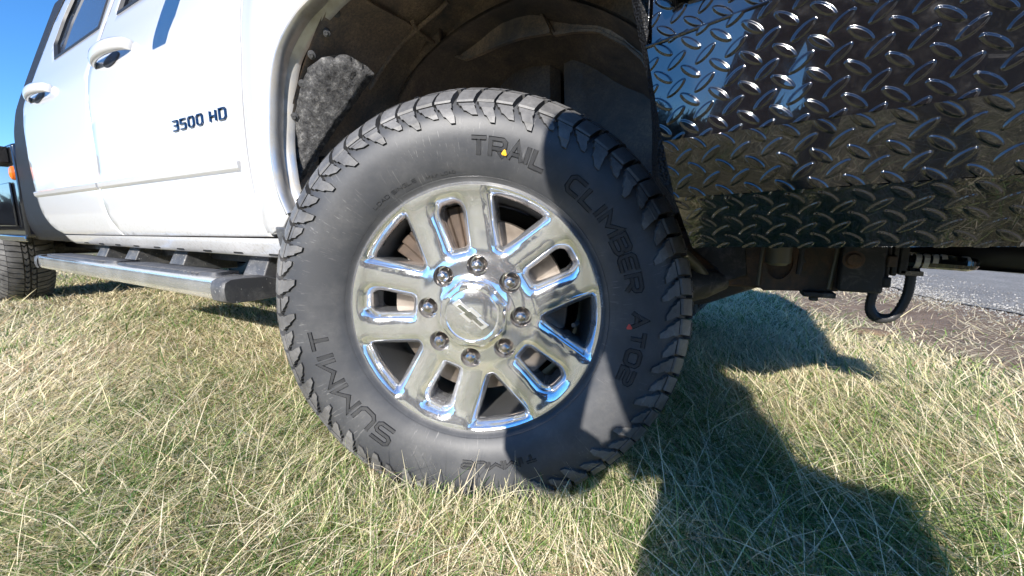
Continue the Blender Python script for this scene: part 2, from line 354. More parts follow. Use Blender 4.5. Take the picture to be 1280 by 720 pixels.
# body side mouldings, one per door
def moulding(x0, x1, par, sl=.0055):
    m = MB(); n = 30; V = []; prof = [(.000, .003), (.006, -.004), (.012, -.0085), (.026, -.010), (.030, -.007), (.031, .003)]
    for k in range(n+1):
        x = x0+(x1-x0)*k/n; zb = .7085-.007*(-.755-x)/1.9*1.0
        for dz, dy in prof: V.append((x, S(x, zb+dz)+dy, zb+dz))
    p = len(prof); F = [(k*p+j, k*p+j+1, (k+1)*p+j+1, (k+1)*p+j) for k in range(n) for j in range(p-1)]+[tuple(range(p)), tuple(n*p+j for j in range(p))[::-1]]
    m.add(V, F); m.build('side_moulding', 'white_paint', par, True, 30)
moulding(-1.795, -.755, fdoor); moulding(-2.69, -1.815, rdoor)
# door handles: strap grip standing off a scooped pocket, coloured dark for its shade
def handle(x0, x1, z, par):
    m = MB(); n = 18; V = []; q = 10
    for k in range(n+1):
        t = k/n; x = x0+(x1-x0)*t; st = math.sin(math.pi*min(1, max(0, t)))**.5 if 0 < t < 1 else 0
        yc = S(x, z)-.004-.030*st; hz = .018+.006*st; hy = .008+.006*st; zc = z+.010*st
        V += [(x, yc+hy*math.cos(2*math.pi*j/q), zc+hz*math.sin(2*math.pi*j/q)) for j in range(q)]
    m.add(V, [(k*q+j, k*q+(j+1) % q, (k+1)*q+(j+1) % q, (k+1)*q+j) for k in range(n) for j in range(q)]+[tuple(range(q)), tuple(n*q+j for j in range(q))])
    m.build('door_handle', 'white_paint', par, True, 60)
    m = MB(); V = []; xc = (x0+x1)/2-.01; n = 24; rings = 5
    for r in range(rings+1):
        f = 1-r/rings*.999; dep = .001*(f > .95)-.0025 + .004*(1-f)
        for k in range(n):
            a = 2*math.pi*k/n; x = xc+.07*f*math.cos(a); zz = z-.012+.027*f*math.sin(a); V.append((x, S(x, zz)+dep-.001, zz))
    m.add(V, [(r*n+k, r*n+(k+1) % n, (r+1)*n+(k+1) % n, (r+1)*n+k) for r in range(rings) for k in range(n)]); m.build('handle_pocket_shade', 'gasket', par)
handle(-1.76, -1.42, 1.172, fdoor); handle(-2.66, -2.33, 1.176, rdoor)
# rocker panel under the doors
rk = [(-2.44, .5195), (-.655, .5335), (-.60, .536), (-.55, .56), (-.545, .50), (-.555, .478), (-2.40, .478), (-2.44, .49)]
panel('rocker_panel', rk, 'white_paint', step=.03, flange=.08)
for k in range(9):   # drain slots in the underside of the sill
    x = -2.25+k*.19; m = MB(); m.box(x, x+.05, S(x, .487)-.0015, S(x, .487)+.004, .484, .489); m.build('drain_slot', 'dark_void', truck, False)
# front fender round the wheel arch
arch = spline([(-.528, .594), (-.553, .648), (-.561, .695), (-.563, .76), (-.55, .831), (-.534, .898), (-.505, .961), (-.444, 1.011), (-.387, 1.034), (-.30, 1.062), (-.10, 1.085), (.10, 1.075), (.24, 1.02), (.30, .95), (.33, .86)], 4)
fend = arch + [(.42, .86), (.62, 1.02), (.60, 1.18), (.30, 1.26), (-.30, 1.33), (-.66, 1.36)] + shx(fdf, G)[:-1] + [(-.63, .545), (-.56, .565)]
fend_o = panel('front_fender', fend, 'white_paint', fl=True)
m = MB(); V = []; prof = [(-.004, -.002), (-.001, -.008), (.006, -.009), (.010, -.004), (.011, .010), (.006, .024), (.010, .030), (.016, .034), (.018, .045)]
ac = spline([p for p in arch[::2]], 3); n = len(ac)
for k in range(n):
    a, c = ac[max(k-1, 0)], ac[min(k+1, n-1)]; dx, dz = c[0]-a[0], c[1]-a[1]; l = math.hypot(dx, dz); nx, nz = dz/l, -dx/l     # towards the wheel
    for rr, dy in prof: V.append((ac[k][0]+nx*rr, S(*ac[k], True)+dy, ac[k][1]+nz*rr))
p = len(prof); m.add(V, [(k*p+j, k*p+j+1, (k+1)*p+j+1, (k+1)*p+j) for k in range(n-1) for j in range(p-1)]); m.build('wheel_arch_trim', 'arch_trim', truck, True, 50)
# hood, roof, pillars and cabin inside (above the frame)
m = MB(); xs_ = [.62, .55, .2, -.3, -.75]; zz = [(1.05), (1.2), (1.29), (1.35), (1.40)]
V = []; ny = 9
for x, z in zip(xs_, zz):
    for j in range(ny): t = j/(ny-1); V.append((x, .055+t*1.89, z-.06+.08*math.sin(math.pi*t)))
m.add(V, [(i*ny+j, i*ny+j+1, (i+1)*ny+j+1, (i+1)*ny+j) for i in range(4) for j in range(ny-1)]); m.build('hood', 'white_paint', truck, True, 40)
m = MB(); V = []
for x, z in [(-1.15, 1.80), (-1.4, 1.885), (-2.2, 1.90), (-2.75, 1.86)]:
    for j in range(ny): t = j/(ny-1); V.append((x, .26+t*1.48, z-.04+.06*math.sin(math.pi*t)))
m.add(V, [(i*ny+j, i*ny+j+1, (i+1)*ny+j+1, (i+1)*ny+j) for i in range(3) for j in range(ny-1)]); m.build('roof', 'white_paint', truck, True, 40)
m = MB(); m.add([(-.76, .10, 1.36), (-.76, 1.9, 1.36), (-1.15, 1.74, 1.80), (-1.15, .26, 1.80)], [(0, 1, 2, 3)]); m.build('windshield', 'window_glass', truck, False)
m = MB(); m.tube([(-.74, .10, 1.36), (-1.13, .25, 1.79)], .03); m.build('windshield_pillar', 'white_paint', truck)
m = MB(); m.box(-2.75, -.75, .28, 1.80, .60, 1.30); m.build('cabin_interior', 'interior', truck, False)
m = MB(); m.box(-2.78, .5, 1.86, 1.97, .52, 1.34); m.build('far_body_side', 'white_paint', truck, True, bevel=.02)
m = MB(); m.add([(-.75,1.95,1.36),(-2.75,1.95,1.36),(-2.75,1.74,1.82),(-1.15,1.74,1.80)],[(0,1,2,3)]); m.build('far_windows', 'window_glass', truck, False)
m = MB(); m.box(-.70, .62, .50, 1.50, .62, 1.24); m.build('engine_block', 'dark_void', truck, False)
# door mirror above the frame: its shadow falls on the door
m = MB(); m.tube([(-1.10, .06, 1.40), (-1.12, -.12, 1.42), (-1.13, -.22, 1.43)], [.03, .022, .022]); m.build('mirror_arm', 'gasket', truck)
m = MB(); pr_ = [(-.20, 1.315), (-.37, 1.315), (-.385, 1.33), (-.385, 1.64), (-.36, 1.67), (-.22, 1.67), (-.20, 1.64)]
m.add([(-1.07, y, z) for y, z in pr_]+[(-1.17, y, z) for y, z in pr_], [tuple(range(7)), tuple(range(13, 6, -1))]+[(k, 7+k, 7+(k+1) % 7, (k+1) % 7) for k in range(7)]); m.build('mirror_shell', 'gasket', truck, True, bevel=.02)
# ---- stroke lettering
FONT = {'T': [[(0, 1), (1, 1)], [(.5, .92), (.5, 0)]], 'R': [[(0, 0), (0, 1), (.8, 1), (1, .86), (1, .6), (.82, .46), (.12, .46)], [(.5, .44), (1, 0)]], 'A': [[(0, 0), (.5, 1), (1, 0)], [(.24, .33), (.76, .33)]],
 'I': [[(.0, 0), (.0, 1)]], 'L': [[(0, 1), (0, 0), (.95, 0)]], 'C': [[(1, 1), (.22, 1), (0, .8), (0, .2), (.22, 0), (1, 0)]], 'M': [[(0, 0), (0, 1), (.5, .35), (1, 1), (1, 0)]],
 'B': [[(0, 0), (0, 1), (.8, 1), (.96, .88), (.96, .63), (.8, .52), (.08, .52)], [(.8, .50), (1, .38), (1, .12), (.8, 0), (.0, 0)]], 'E': [[(1, 1), (.18, 1), (0, .85), (0, .15), (.18, 0), (1, 0)], [(.08, .5), (.9, .5)]],
 '0': [[(.2, 0), (0, .18), (0, .82), (.2, 1), (.8, 1), (1, .82), (1, .18), (.8, 0), (.2, 0)]], '2': [[(0, 1), (.8, 1), (1, .86), (1, .62), (.85, .5), (.15, .5), (0, .38), (0, 0), (1, 0)]],
 'S': [[(1, 1), (.15, 1), (0, .87), (0, .62), (.15, .5), (.85, .5), (1, .38), (1, .13), (.85, 0), (0, 0)]], 'U': [[(0, 1), (0, .2), (.2, 0), (.8, 0), (1, .2), (1, 1)]],
 '3': [[(0, 1), (.85, 1), (1, .87), (1, .62), (.85, .5), (.25, .5)], [(.85, .5), (1, .38), (1, .13), (.85, 0), (0, 0)]], '5': [[(1, 1), (0, 1), (0, .55), (.85, .55), (1, .43), (1, .13), (.85, 0), (0, 0)]],
 'H': [[(0, 0), (0, 1)], [(1, 0), (1, 1)], [(.1, .5), (.9, .5)]], 'D': [[(0, 0), (0, 1), (.78, 1), (1, .82), (1, .18), (.78, 0), (0, 0)]], 'O': [[(.2, 0), (0, .18), (0, .82), (.2, 1), (.8, 1), (1, .82), (1, .18), (.8, 0), (.2, 0)]],
 'N': [[(0, 0), (0, 1), (1, 0), (1, 1)]], 'G': [[(1, 1), (.2, 1), (0, .8), (0, .2), (.2, 0), (1, 0), (1, .5), (.5, .5)]], 'X': [[(0, 0), (1, 1)], [(0, 1), (1, 0)]], '7': [[(0, 1), (1, 1), (.4, 0)]], '1': [[(.2, .8), (.5, 1), (.5, 0)]], '8': [[(.2, .5), (0, .4), (0, .1), (.2, 0), (.8, 0), (1, .1), (1, .4), (.8, .5), (.2, .5), (.05, .6), (.05, .9), (.2, 1), (.8, 1), (.95, .9), (.95, .6), (.8, .5)]], 'P': [[(0, 0), (0, 1), (.8, 1), (1, .86), (1, .6), (.82, .46), (.1, .46)]], '/': [[(0, 0), (1, 1)]]}
def ribbon(pts, wd):
    closed = pts[0] == pts[-1]; P = pts[:-1] if closed else pts; n = len(P); L = []; Rr = []
    for i in range(n):
        a = P[i-1] if (i or closed) else None; c = P[(i+1) % n] if (i < n-1 or closed) else None; p = P[i]
        ns = []
        for u, v in ((a, p), (p, c)):
            if u is not None and v is not None: dx, dy = v[0]-u[0], v[1]-u[1]; l = math.hypot(dx, dy); ns.append((-dy/l, dx/l))
        if len(ns) == 1: ns *= 2
        s = max(.4, 1+ns[0][0]*ns[1][0]+ns[0][1]*ns[1][1]); ox, oy = (ns[0][0]+ns[1][0])/s*wd/2, (ns[0][1]+ns[1][1])/s*wd/2
        L.append((p[0]+ox, p[1]+oy)); Rr.append((p[0]-ox, p[1]-oy))
    return L, Rr, closed
def glyph(m, ch, wid, hei, wd, fmap, h, i=0, border=0.0):
    """raised strokes; fmap(x, y, height) -> 3D"""
    for st in FONT[ch]:
        pts = [(x*wid, y*hei) for x, y in st]; L, Rr, closed = ribbon(pts, wd); n = len(L); V = []
        inset = min(h*.6, wd*.25)
        Li, Ri, _ = ribbon(pts, wd-2*inset)
        for k in range(n): V += [fmap(*L[k], -.0006), fmap(*Li[k], h), fmap(*Ri[k], h), fmap(*Rr[k], -.0006)]
        F = [(4*k+j, 4*k+j+1, 4*((k+1) % n)+j+1, 4*((k+1) % n)+j) for k in range(n if closed else n-1) for j in range(3)]
        if not closed: F += [(0, 1, 2, 3), (4*n-1, 4*n-2, 4*n-3, 4*n-4)]
        m.add(V, F, i)
        if border:                                          # fine raised outline
            bw = border
            for side, (A, sgn) in enumerate(((L, 1), (Rr, -1))):
                A1, _, _ = ribbon(pts, wd+2*bw) if sgn > 0 else (ribbon(pts, wd+2*bw)[1], 0, 0); V = []
                for k in range(n): V += [fmap(*A[k], -.0006), fmap(A[k][0]*.5+A1[k][0]*.5, A[k][1]*.5+A1[k][1]*.5, h+.0006), fmap(*A1[k], -.0006)]
                m.add(V, [(3*k+j, 3*k+j+1, 3*((k+1) % n)+j+1, 3*((k+1) % n)+j) for k in range(n if closed else n-1) for j in range(2)], i)
# badge 3500 HD on the front door
x = -1.105
for ch, wd_ in (('3', .036), ('5', .036), ('0', .037), ('0', .037), (' ', .012), ('H', .037), ('D', .038)):
    if ch != ' ':
        x0 = x; m = MB(); glyph(m, ch, wd_-.0065, .0275, .0064, lambda a, c, h, x0=x0: (x0+a, S(x0+a, .852+c)-.001-h, .852+c), .0042); m.build('badge_letter', 'badge_chrome', fdoor, True, 25)
    x += wd_+.0135
# ---- black sprayed cab corner and the dark bed behind it
cc = shx(rdr, -G)[::-1] + [(-2.86, 1.62), (-2.80, 1.80), (-3.02, 1.80), (-3.02, 1.50), (-3.01, 1.33), (-2.95, 1.14), (-2.955, .984), (-2.97, .83), (-2.99, .66), (-3.05, .485), (-2.43, .485), (-2.43, .515)]
panel('cab_corner', cc[::-1], 'bed_liner', off=.003, flange=.05)
m = MB(); m.box(-5.6, -2.985, -.005, 1.95, .50, 1.0); bed = m.build('truck_bed', 'body_black', truck, True, bevel=.015)
m = MB(); m.box(-3.75, -2.99, -.012, 0, .475, .505); m.build('bed_trim', 'chrome_clean', bed, True, bevel=.004)
m = MB(); m.box(-3.62, -3.10, -.016, -.006, .56, .80); m.build('tool_hatch', 'body_black', bed, True, bevel=.006)
m = MB(); m.box(-3.32, -3.06, -.04, -.006, .90, .985); m.build('bed_bracket', 'bed_liner', bed, True, bevel=.004)
m = MB(); m.lathe([(.0, -.052), (.012, -.050), (.020, -.044), (.022, -.036), (.024, -.03)], 20); lm = m.build('marker_lamp', 'lamp_amber', bed); lm.location = (-3.03, .03, .845); lm.scale = (1.1, 1, 1.7)
m = MB(); m.box(-5.6, -3.05, .40, 1.55, .40, .495); m.build('bed_underframe', 'frame_black', truck, False)

# ------------------------------------------------------------------ wheels
WR = .245
TPROF = spline([(.236, .010), (.244, .0055), (.252, -.003), (.268, -.0135), (.29, -.0215), (.318, -.0265), (.342, -.0250), (.358, -.0195), (.372, -.0095), (.384, .004), (.394, .021), (.4015, .042), (.4065, .070), (.4085, .11)], 4)
_tr = np.array(TPROF)
def tprof(s):                                               # arc length from tread middle outwards -> (r,y,nr,ny)
    return None
_pp = _tr[::-1]; _seg = np.hypot(*np.diff(_pp, axis=0).T); _al = np.concatenate([[0], np.cumsum(_seg)])
def PT(s):
    r = np.interp(s, _al, _pp[:, 0]); y = np.interp(s, _al, _pp[:, 1]); e = .004
    r1, r0 = np.interp(s+e, _al, _pp[:, 0]), np.interp(s-e, _al, _pp[:, 0]); y1, y0 = np.interp(s+e, _al, _pp[:, 1]), np.interp(s-e, _al, _pp[:, 1])
    tr, ty = r1-r0, y1-y0; l = math.hypot(tr, ty); return r, y, -ty/l, tr/l
def side_y(r): return float(np.interp(r, _tr[:, 0], _tr[:, 1]))
def make_tyre(parent):
    m = MB(); half = [tuple(p) for p in _tr]; prof = half+[(r, .22-y) for r, y in half[-2::-1]]
    m.lathe(prof, 132, 0)
    # a fine rib near the rim and one at the shoulder
    for rr in (.2515,):
        yy = side_y(rr); m.lathe([(rr-.0012, yy+.001), (rr, yy-.0011), (rr+.0012, yy+.001)], 132, 0)
    rl = random.Random(3)
    def block(rows, i=1, mirror=False):
        # rows: (s, phiL, phiR, h)
        V = []; n = len(rows)
        for s, pl, pr, h in rows:
            r, y, nr, ny = PT(s)
            for ph, hh in ((pl, -.002), (pl*.94+pr*.06, h), (pr*.94+pl*.06, h), (pr, -.002)):
                a, c = r+nr*hh, y+ny*hh
                if mirror: c = .22-c
                V.append((a*math.cos(ph), c, a*math.sin(ph)))
        m.add(V, [(4*k+1, 4*k+2, 4*(k+1)+2, 4*(k+1)+1) for k in range(n-1)], i)
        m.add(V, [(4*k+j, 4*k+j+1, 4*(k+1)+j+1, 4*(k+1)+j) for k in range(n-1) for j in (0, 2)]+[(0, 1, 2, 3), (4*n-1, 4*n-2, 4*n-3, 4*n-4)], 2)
    NB_ = 66; dp = 2*math.pi/NB_
    def s_r(r): return float(np.interp(-r, -_pp[:, 0], _al))
    sA, sB = s_r(.4055), s_r(.3685); S1 = [sA-.018, sA, sA+(sB-sA)*.3, sA+(sB-sA)*.55, sA+(sB-sA)*.8, sB-.003, sB]
    for mir in (False, True):
        for k in range(NB_):
            p0 = k*dp+rl.uniform(-.005, .005); long_ = k % 2; jj = lambda: rl.uniform(-.0012, .0012); hw = .472*dp
            sh = .62*dp/(sB-S1[0]); rows = []
            for q, sx in enumerate(S1):
                c = p0+sh*(sx-S1[0]); hh = .0115 if q < 4 else (.0108, .0100, .0078)[q-4]
                rows.append((sx, c-hw*(.97+12*jj()), c+hw*(.97+12*jj()), hh+jj()*.5))
            o_ = rl.uniform(-.05, .05)*dp; dh = rl.uniform(-.0012, .0006)
            block([(q[0], q[1]+(.07*dp if i_ < 2 else 0), q[2]+(.07*dp if i_ < 2 else 0), q[3]+dh) for i_, q in enumerate(rows[:4])], 1, mir)
            block([(q[0]+(.0018 if i_ == 0 else 0), q[1]+.11*dp+o_, q[2]+.10*dp+o_*.6, q[3]-.0012) for i_, q in enumerate(rows[3:])], 1, mir)
            c = p0+.66*dp+o_
            # side biter running back the other way to a skewed point
            w_ = rl.uniform(-.12, .12); e = s_r((.335 if long_ else .3475)+rl.uniform(-.003, .003)); rows = []
            for t, wl, wr in ((0., -.93, .92), (.26, -1.02+w_, .74), (.28, -.90+w_, .55), (.66, -1.22, .20-w_), (.70, -1.22, -.05-w_), (1., -1.30+w_, -.66)):
                sx = sB+.0022+(e-sB-.0022)*t; rows.append((sx, c+hw*wl, c+hw*wr, (.0070-.0028*t)*(1 if long_ else .85)+jj()*.4))
            block(rows, 1, mir)
            # sipe-like step on the block
            if long_:
                c2 = p0+.62*dp*.45; block([(S1[2], c2-hw*.25, c2-hw*.12, .0122), (S1[3], c2-hw*.12, c2+hw*.01, .0122)], 1, mir)
    # centre blocks
    for row, (s0, s1) in enumerate(((.004, sA-.024),)):
        for mir in (False, True):
            for k in range(58):
                p0 = (k+.5*mir)*2*math.pi/58; hw = .0185/.41; block([(s0, p0-hw+.02, p0+hw+.02, .0105), ((s0+s1)/2, p0-hw-.012, p0+hw-.012, .0105), (s1, p0-hw+.014, p0+hw+.014, .0105)], 1, mir)
    m.V = [(x*(1+.05*max(0., (-.37-z)/.05)), y-(.012 if y < .11 else -.012)*smoothstep((-.30-z)/.09)*(1 if abs(y-.11) > .1 else 0), max(z, -.385-.006*max(0., (-.387-z)/.03))) for x, y, z in m.V]
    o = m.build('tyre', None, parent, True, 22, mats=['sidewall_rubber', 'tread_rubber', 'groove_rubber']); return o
def sidewall_text(txt, a0, a1, r0, r1, parent, wds=None, stroke=.0062, h=.0010, border=.0011, mat='letter_rubber', name='tyre_letter'):
    wds = wds or {'I': .12, 'M': 1.25, ' ': .45}; tot = sum(wds.get(c, 1.) for c in txt)+.32*(len(txt)-1); rm = (r0+r1)/2; hei = r1-r0-stroke
    span = R_(a0-a1)*rm; u = (span-stroke)/tot; x = stroke/2
    for c in txt:
        wc = wds.get(c, 1.)*u
        if c != ' ':
            m = MB(); x0 = x
            def fm(a, d, hh, x0=x0):
                r = r0+stroke/2+d; ph = R_(a0)-(x0+a)/rm; return (r*math.cos(ph), side_y(r)-hh, r*math.sin(ph))
            glyph(m, c, wc if wds.get(c, 1) > .2 else .0001, hei, stroke, fm, h, 0, border); m.build(name, mat, parent, True, 20)
        x += wc+.32*u
# rim face
ROT = R_(-4.5)
HP = [(.0, .0), (.060, .002), (.072, .008), (.10, .0105), (.115, .0135), (.16, .0125), (.20, .0095), (.216, .0065), (.228, .0025), (.2365, .0), (.241, .0015), (.244, .006), (.2455, .011)]
_h = np.array(HP)
_hx = np.linspace(0, .2455, 160); _hy = np.interp(_hx, _h[:, 0], _h[:, 1])
for _ in range(8): _hy[1:-1] = (_hy[:-2]+2*_hy[1:-1]+_hy[2:])/4
def hface(r): return float(np.interp(r, _hx, _hy))
def rounded(poly, d, rad, k=5):
    """inset a convex polygon by d, then fillet the corners"""
    P = offs(poly, d); n = len(P); o = []
    for i in range(n):
        p0, p1, p2 = (np.array(P[j]) for j in (i-1, i, (i+1) % n)); a = p0-p1; c = p2-p1; la, lc = np.linalg.norm(a), np.linalg.norm(c); a /= la; c /= lc
        t = min(rad[i % len(rad)], la*.45, lc*.45)
        q0, q1 = p1+a*t, p1+c*t
        for j in range(k+1):
            s = j/k; o.append(tuple((1-s)**2*q0+2*s*(1-s)*p1+s*s*q1))
    return o
def make_rim(parent):
    CR_H, CR_W = .0030, .012
    def crown(x, z, polys):
        d = 9.
        for P_ in polys:
            q = P_-np.array([x, z]); d = min(d, float(np.sqrt((q*q).sum(1).min())))
        return CR_H*max(0., 1-d/CR_W)**2
    m = MB(); holes = []; out = [(WR*1.0*math.cos(t), WR*math.sin(t)) for t in np.linspace(0, 2*math.pi, 145)[:-1]]
    def rot(p, a): c, s = math.cos(a), math.sin(a); return (p[0]*c-p[1]*s, p[0]*s+p[1]*c)
    wins = []
    for k in range(5):
        a = ROT+k*2*math.pi/5
        rr = .2345
        tri = [(.124, -.0095)]+[(rr*math.cos(t), rr*math.sin(t)) for t in (R_(-17.0), R_(-10), R_(0), R_(10), R_(17.0))]+[(.124, .0095)]
        wins.append(([rot(p, a) for p in tri], [.010, .016, .03, .03, .03, .016, .010]))
        b_ = a+R_(36); sl = [(.1135, -.0250), (.199, -.0345), (.2205, -.022), (.2205, .022), (.199, .0345), (.1135, .0250)]
        wins.append(([rot(p, b_) for p in sl], [.012, .016, .014, .014, .016, .012]))
    for poly, rad in wins:
        loops = []
        for d, dy in ((0, 0), (.0012, .0007), (.0032, .0028), (.0102, .0115), (.0114, .0145), (.0120, .021), (.0128, .072)):
            lp = rounded(poly, d, [max(.003, r_-d*.4) for r_ in rad]); loops.append([(x, hface(min(math.hypot(x, z), WR*.965))+CR_H+dy if dy < .05 else .078, z) for x, z in lp])
        holes.append([(p[0], p[2]) for p in loops[0]]); n = len(loops[0]); V = [p for l in loops for p in l]
        m.add(V, [(i*n+j, i*n+(j+1) % n, (i+1)*n+(j+1) % n, (i+1)*n+j) for i in range(len(loops)-1) for j in range(n)])
    for k in range(8):
        a = ROT+k*math.pi/4; c = (.09*math.cos(a), .09*math.sin(a)); loops = []
        for r, dy in ((.0215, 0.), (.0203, .002), (.0190, .008), (.0180, .030), (.004, .0305)):
            loops.append([(c[0]+r*math.cos(t), (hface(.09)+dy) if r < .02 else hface(math.hypot(c[0]+r*math.cos(t), c[1]+r*math.sin(t))), c[1]+r*math.sin(t)) for t in np.linspace(0, 2*math.pi, 25)[:-1]])
        holes.append([(p[0], p[2]) for p in loops[0]]); n = 24; V = [p for l in loops for p in l]
        m.add(V, [(i*n+j, i*n+(j+1) % n, (i+1)*n+(j+1) % n, (i+1)*n+j) for i in range(4) for j in range(n)])
    pts = []
    hb = [(min(p[0] for p in h)-.004, max(p[0] for p in h)+.004, min(p[1] for p in h)-.004, max(p[1] for p in h)+.004, offs(h, -.0025)) for h in holes]
    for ri in np.linspace(.012, .2425, 42):
        nn_ = max(8, int(2*math.pi*ri/.0068))
        for k in range(nn_):
            t = 2*math.pi*(k+.5*(int(ri*1e4) % 2))/nn_; q = (ri*math.cos(t), ri*math.sin(t))
            if not any(x0 < q[0] < x1 and z0 < q[1] < z1 and inside(q, hh) for x0, x1, z0, z1, hh in hb): pts.append(q)
    WP = [np.array(densify(h, .003)) for h in holes[:10]]; hset = {(round(p[0], 5), round(p[1], 5)) for h in holes[:10] for p in h}
    vv, ff = cdt(out, holes, pts); m.add([(x, hface(min(math.hypot(x, z), WR*.965) if (round(x, 5), round(z, 5)) in hset else math.hypot(x, z))+(CR_H if (round(x, 5), round(z, 5)) in hset else crown(x, z, WP)), z) for x, z in vv], ff)
    o = m.build('rim', 'chrome_wheel', parent, True, 38, fix=False)
    bm = bmesh.new(); bm.from_mesh(o.data); bmesh.ops.remove_doubles(bm, verts=bm.verts, dist=2e-5); bmesh.ops.recalc_face_normals(bm, faces=bm.faces); bm.to_mesh(o.data); bm.free(); o.data.set_sharp_from_angle(angle=R_(38))
    # barrel with rim flange
    m = MB(); m.lathe([(WR-.001, .008), (.2465, .012), (.243, .02), (.236, .024), (.222, .03), (.219, .06), (.214, .09), (.212, .21)], 72); m.build('rim_barrel', 'barrel', parent, True, 40)
    # centre cap: octagonal skirt and round face
    m = MB(); V = []; n = 64
    def oct_(t, r, f): 
        a = (t-ROT-math.pi/8) % (math.pi/4)-math.pi/8; return r*(1-f+f*math.cos(math.pi/8)/math.cos(a)*1.03)
    prof = [(.0665, .012, 1.), (.066, -.001, 1.), (.0635, -.0085, 1.), (.0595, -.0135, .75), (.0515, -.0155, .25), (.0495, -.0150, 0), (.0480, -.0128, 0), (.045, -.0138, 0), (.03, -.0165, 0), (.012, -.0175, 0), (.0005, -.0176, 0)]
    for r, y, f in prof: V += [(oct_(2*math.pi*k/n, r, f)*math.cos(2*math.pi*k/n), y, oct_(2*math.pi*k/n, r, f)*math.sin(2*math.pi*k/n)) for k in range(n)]
    m.add(V, [(i*n+j, i*n+(j+1) % n, (i+1)*n+(j+1) % n, (i+1)*n+j) for i in range(len(prof)-1) for j in range(n)]); m.build('centre_cap', 'chrome_wheel', parent, True, 30)
    # emblem on the cap: a slanted bow-tie bar
    bt = [(-.038, .0065), (-.0125, .0075), (-.0095, .0125), (.0155, .0125), (.0125, .0075), (.0375, .0075), (.0375-.004, -.0065), (.0085, -.0065), (.0065, -.0125), (-.0185, -.0125), (-.0155, -.0065), (-.042, -.0065)]
    for sc_, d0, nm in ((1., .0, 'emblem'), (.80, .0016, 'emblem_inlay')):
        m = MB(); aa = R_(-41); q = [rot((x*sc_, z*sc_*(1 if sc_ == 1 else .62)), aa) for x, z in bt]; inn = offs(q, -.0012) if False else [(x*.96, z*.96) for x, z in q]
        n = len(q); V = [(x, -.0135, z) for x, z in q]+[(x, -.0192-d0, z) for x, z in inn]; m.add(V, [tuple(range(n, 2*n))]+[(k, (k+1) % n, n+(k+1) % n, n+k) for k in range(n)])
        m.build(nm, 'emblem_satin' if sc_ == 1 else 'chrome_clean', parent, False)
    # lug nuts: domed hex
    m = MB(); V = []; n = 24
    for r, y, f in ((.0135, .034, 0), (.0150, .030, 0), (.0128, .026, 1), (.0126, .010, 1), (.0118, .0065, .6), (.0095, .0025, .1), (.006, .0, 0), (.0003, -.001, 0)):
        for k in range(n):
            t = 2*math.pi*k/n; a = (t % (math.pi/3))-math.pi/6; q = r*(1-f+f*.93/math.cos(a)); V.append((q*math.cos(t), y, q*math.sin(t)))
    m.add(V, [(i*n+j, i*n+(j+1) % n, (i+1)*n+(j+1) % n, (i+1)*n+j) for i in range(7) for j in range(n)]); ln0 = m.build('lug_nut', 'lug_steel', parent, True, 25)
    for k in range(8):
        l = ln0 if k == 0 else ln0.copy()
        if k: COL.objects.link(l)
        a = ROT+k*math.pi/4; l.location = (.09*math.cos(a), .002, .09*math.sin(a)); l.rotation_euler = (0, k*.4, 0)
    m = MB(); m.tube([(.2, .045, 0), (.196, .03, 0), (.19, .018, 0)], [.005, .004, .0045], 10); vs_ = m.build('valve_stem', 'rubber_hose', parent); vs_.rotation_euler = (0, R_(6.6), 0)
def make_brake(parent):
    m = MB(); m.lathe([(.05, .06), (.085, .06), (.09, .075), (.178, .077), (.180, .080), (.180, .108), (.09, .110)], 72); m.build('brake_disc', 'brake_disc', parent, True, 30)
    m = MB(); m.lathe([(.0, .04), (.055, .04), (.06, .05), (.06, .2)], 32); m.build('hub', 'caliper', parent, True, 30)
    m = MB()
    for k in range(9):
        a0, a1 = R_(88+k*6.5), R_(88+(k+1)*6.5)
        q = [(.205*math.cos(a0), .205*math.sin(a0)), (.205*math.cos(a1), .205*math.sin(a1)), (.118*math.cos(a1), .118*math.sin(a1)), (.118*math.cos(a0), .118*math.sin(a0))]
        m.prism(q, .056 if k % 4 else .064, .14)
    m.build('brake_caliper', 'caliper', parent, True, bevel=.004)
    m = MB(); m.lathe([(.02, .165), (.205, .165), (.208, .15)], 48); m.build('dust_shield', 'dark_void', parent)
def wheel(name, loc, rz):
    e = empty(name, loc, rz, truck); make_tyre(e); make_rim(e); make_brake(e); return e
fw = wheel('front_wheel', (0, 0, .405), R_(24.3))
sidewall_text('TRAIL', 89.6, 62.8, .2815, .3155, fw); sidewall_text('CLIMBER', 54.6, 9.6, .2785, .3105, fw); sidewall_text('AT02', 3.2, -23, .286, .3145, fw, {'T': 1.})
sidewall_text('SUMMIT', -122.5, -173.5, .280, .3165, fw)
sidewall_text('LOAD SINGLE', 133, 112, .2600, .2665, fw, None, .0011, .0008, 0); sidewall_text('MAX LOAD', 108, 96, .2565, .2620, fw, None, .001, .0007, 0)
sidewall_text('SUMMIT', -93.5, -66, .287, .303, fw, None, .0040, .0008, .0006)
for a, r, mt, nm in ((77.9, .2925, 'paint_yellow', 'paint_dot'), (-2.6, .2845, 'paint_red', 'paint_dot')):
    m = MB(); n = 14; a = R_(a); V = [(r*math.cos(a), side_y(r)-.0024, r*math.sin(a))]
    for k in range(n):
        t = 2*math.pi*k/n; q = .0042+.0009*math.sin(3*t+r*99); x, z = r*math.cos(a)+q*math.cos(t), r*math.sin(a)+q*math.sin(t)*1.15; V.append((x, side_y(math.hypot(x, z))-.0016, z))
    m.add(V, [(0, k+1, (k+1) % n+1) for k in range(n)]); m.build(nm, mt, fw)
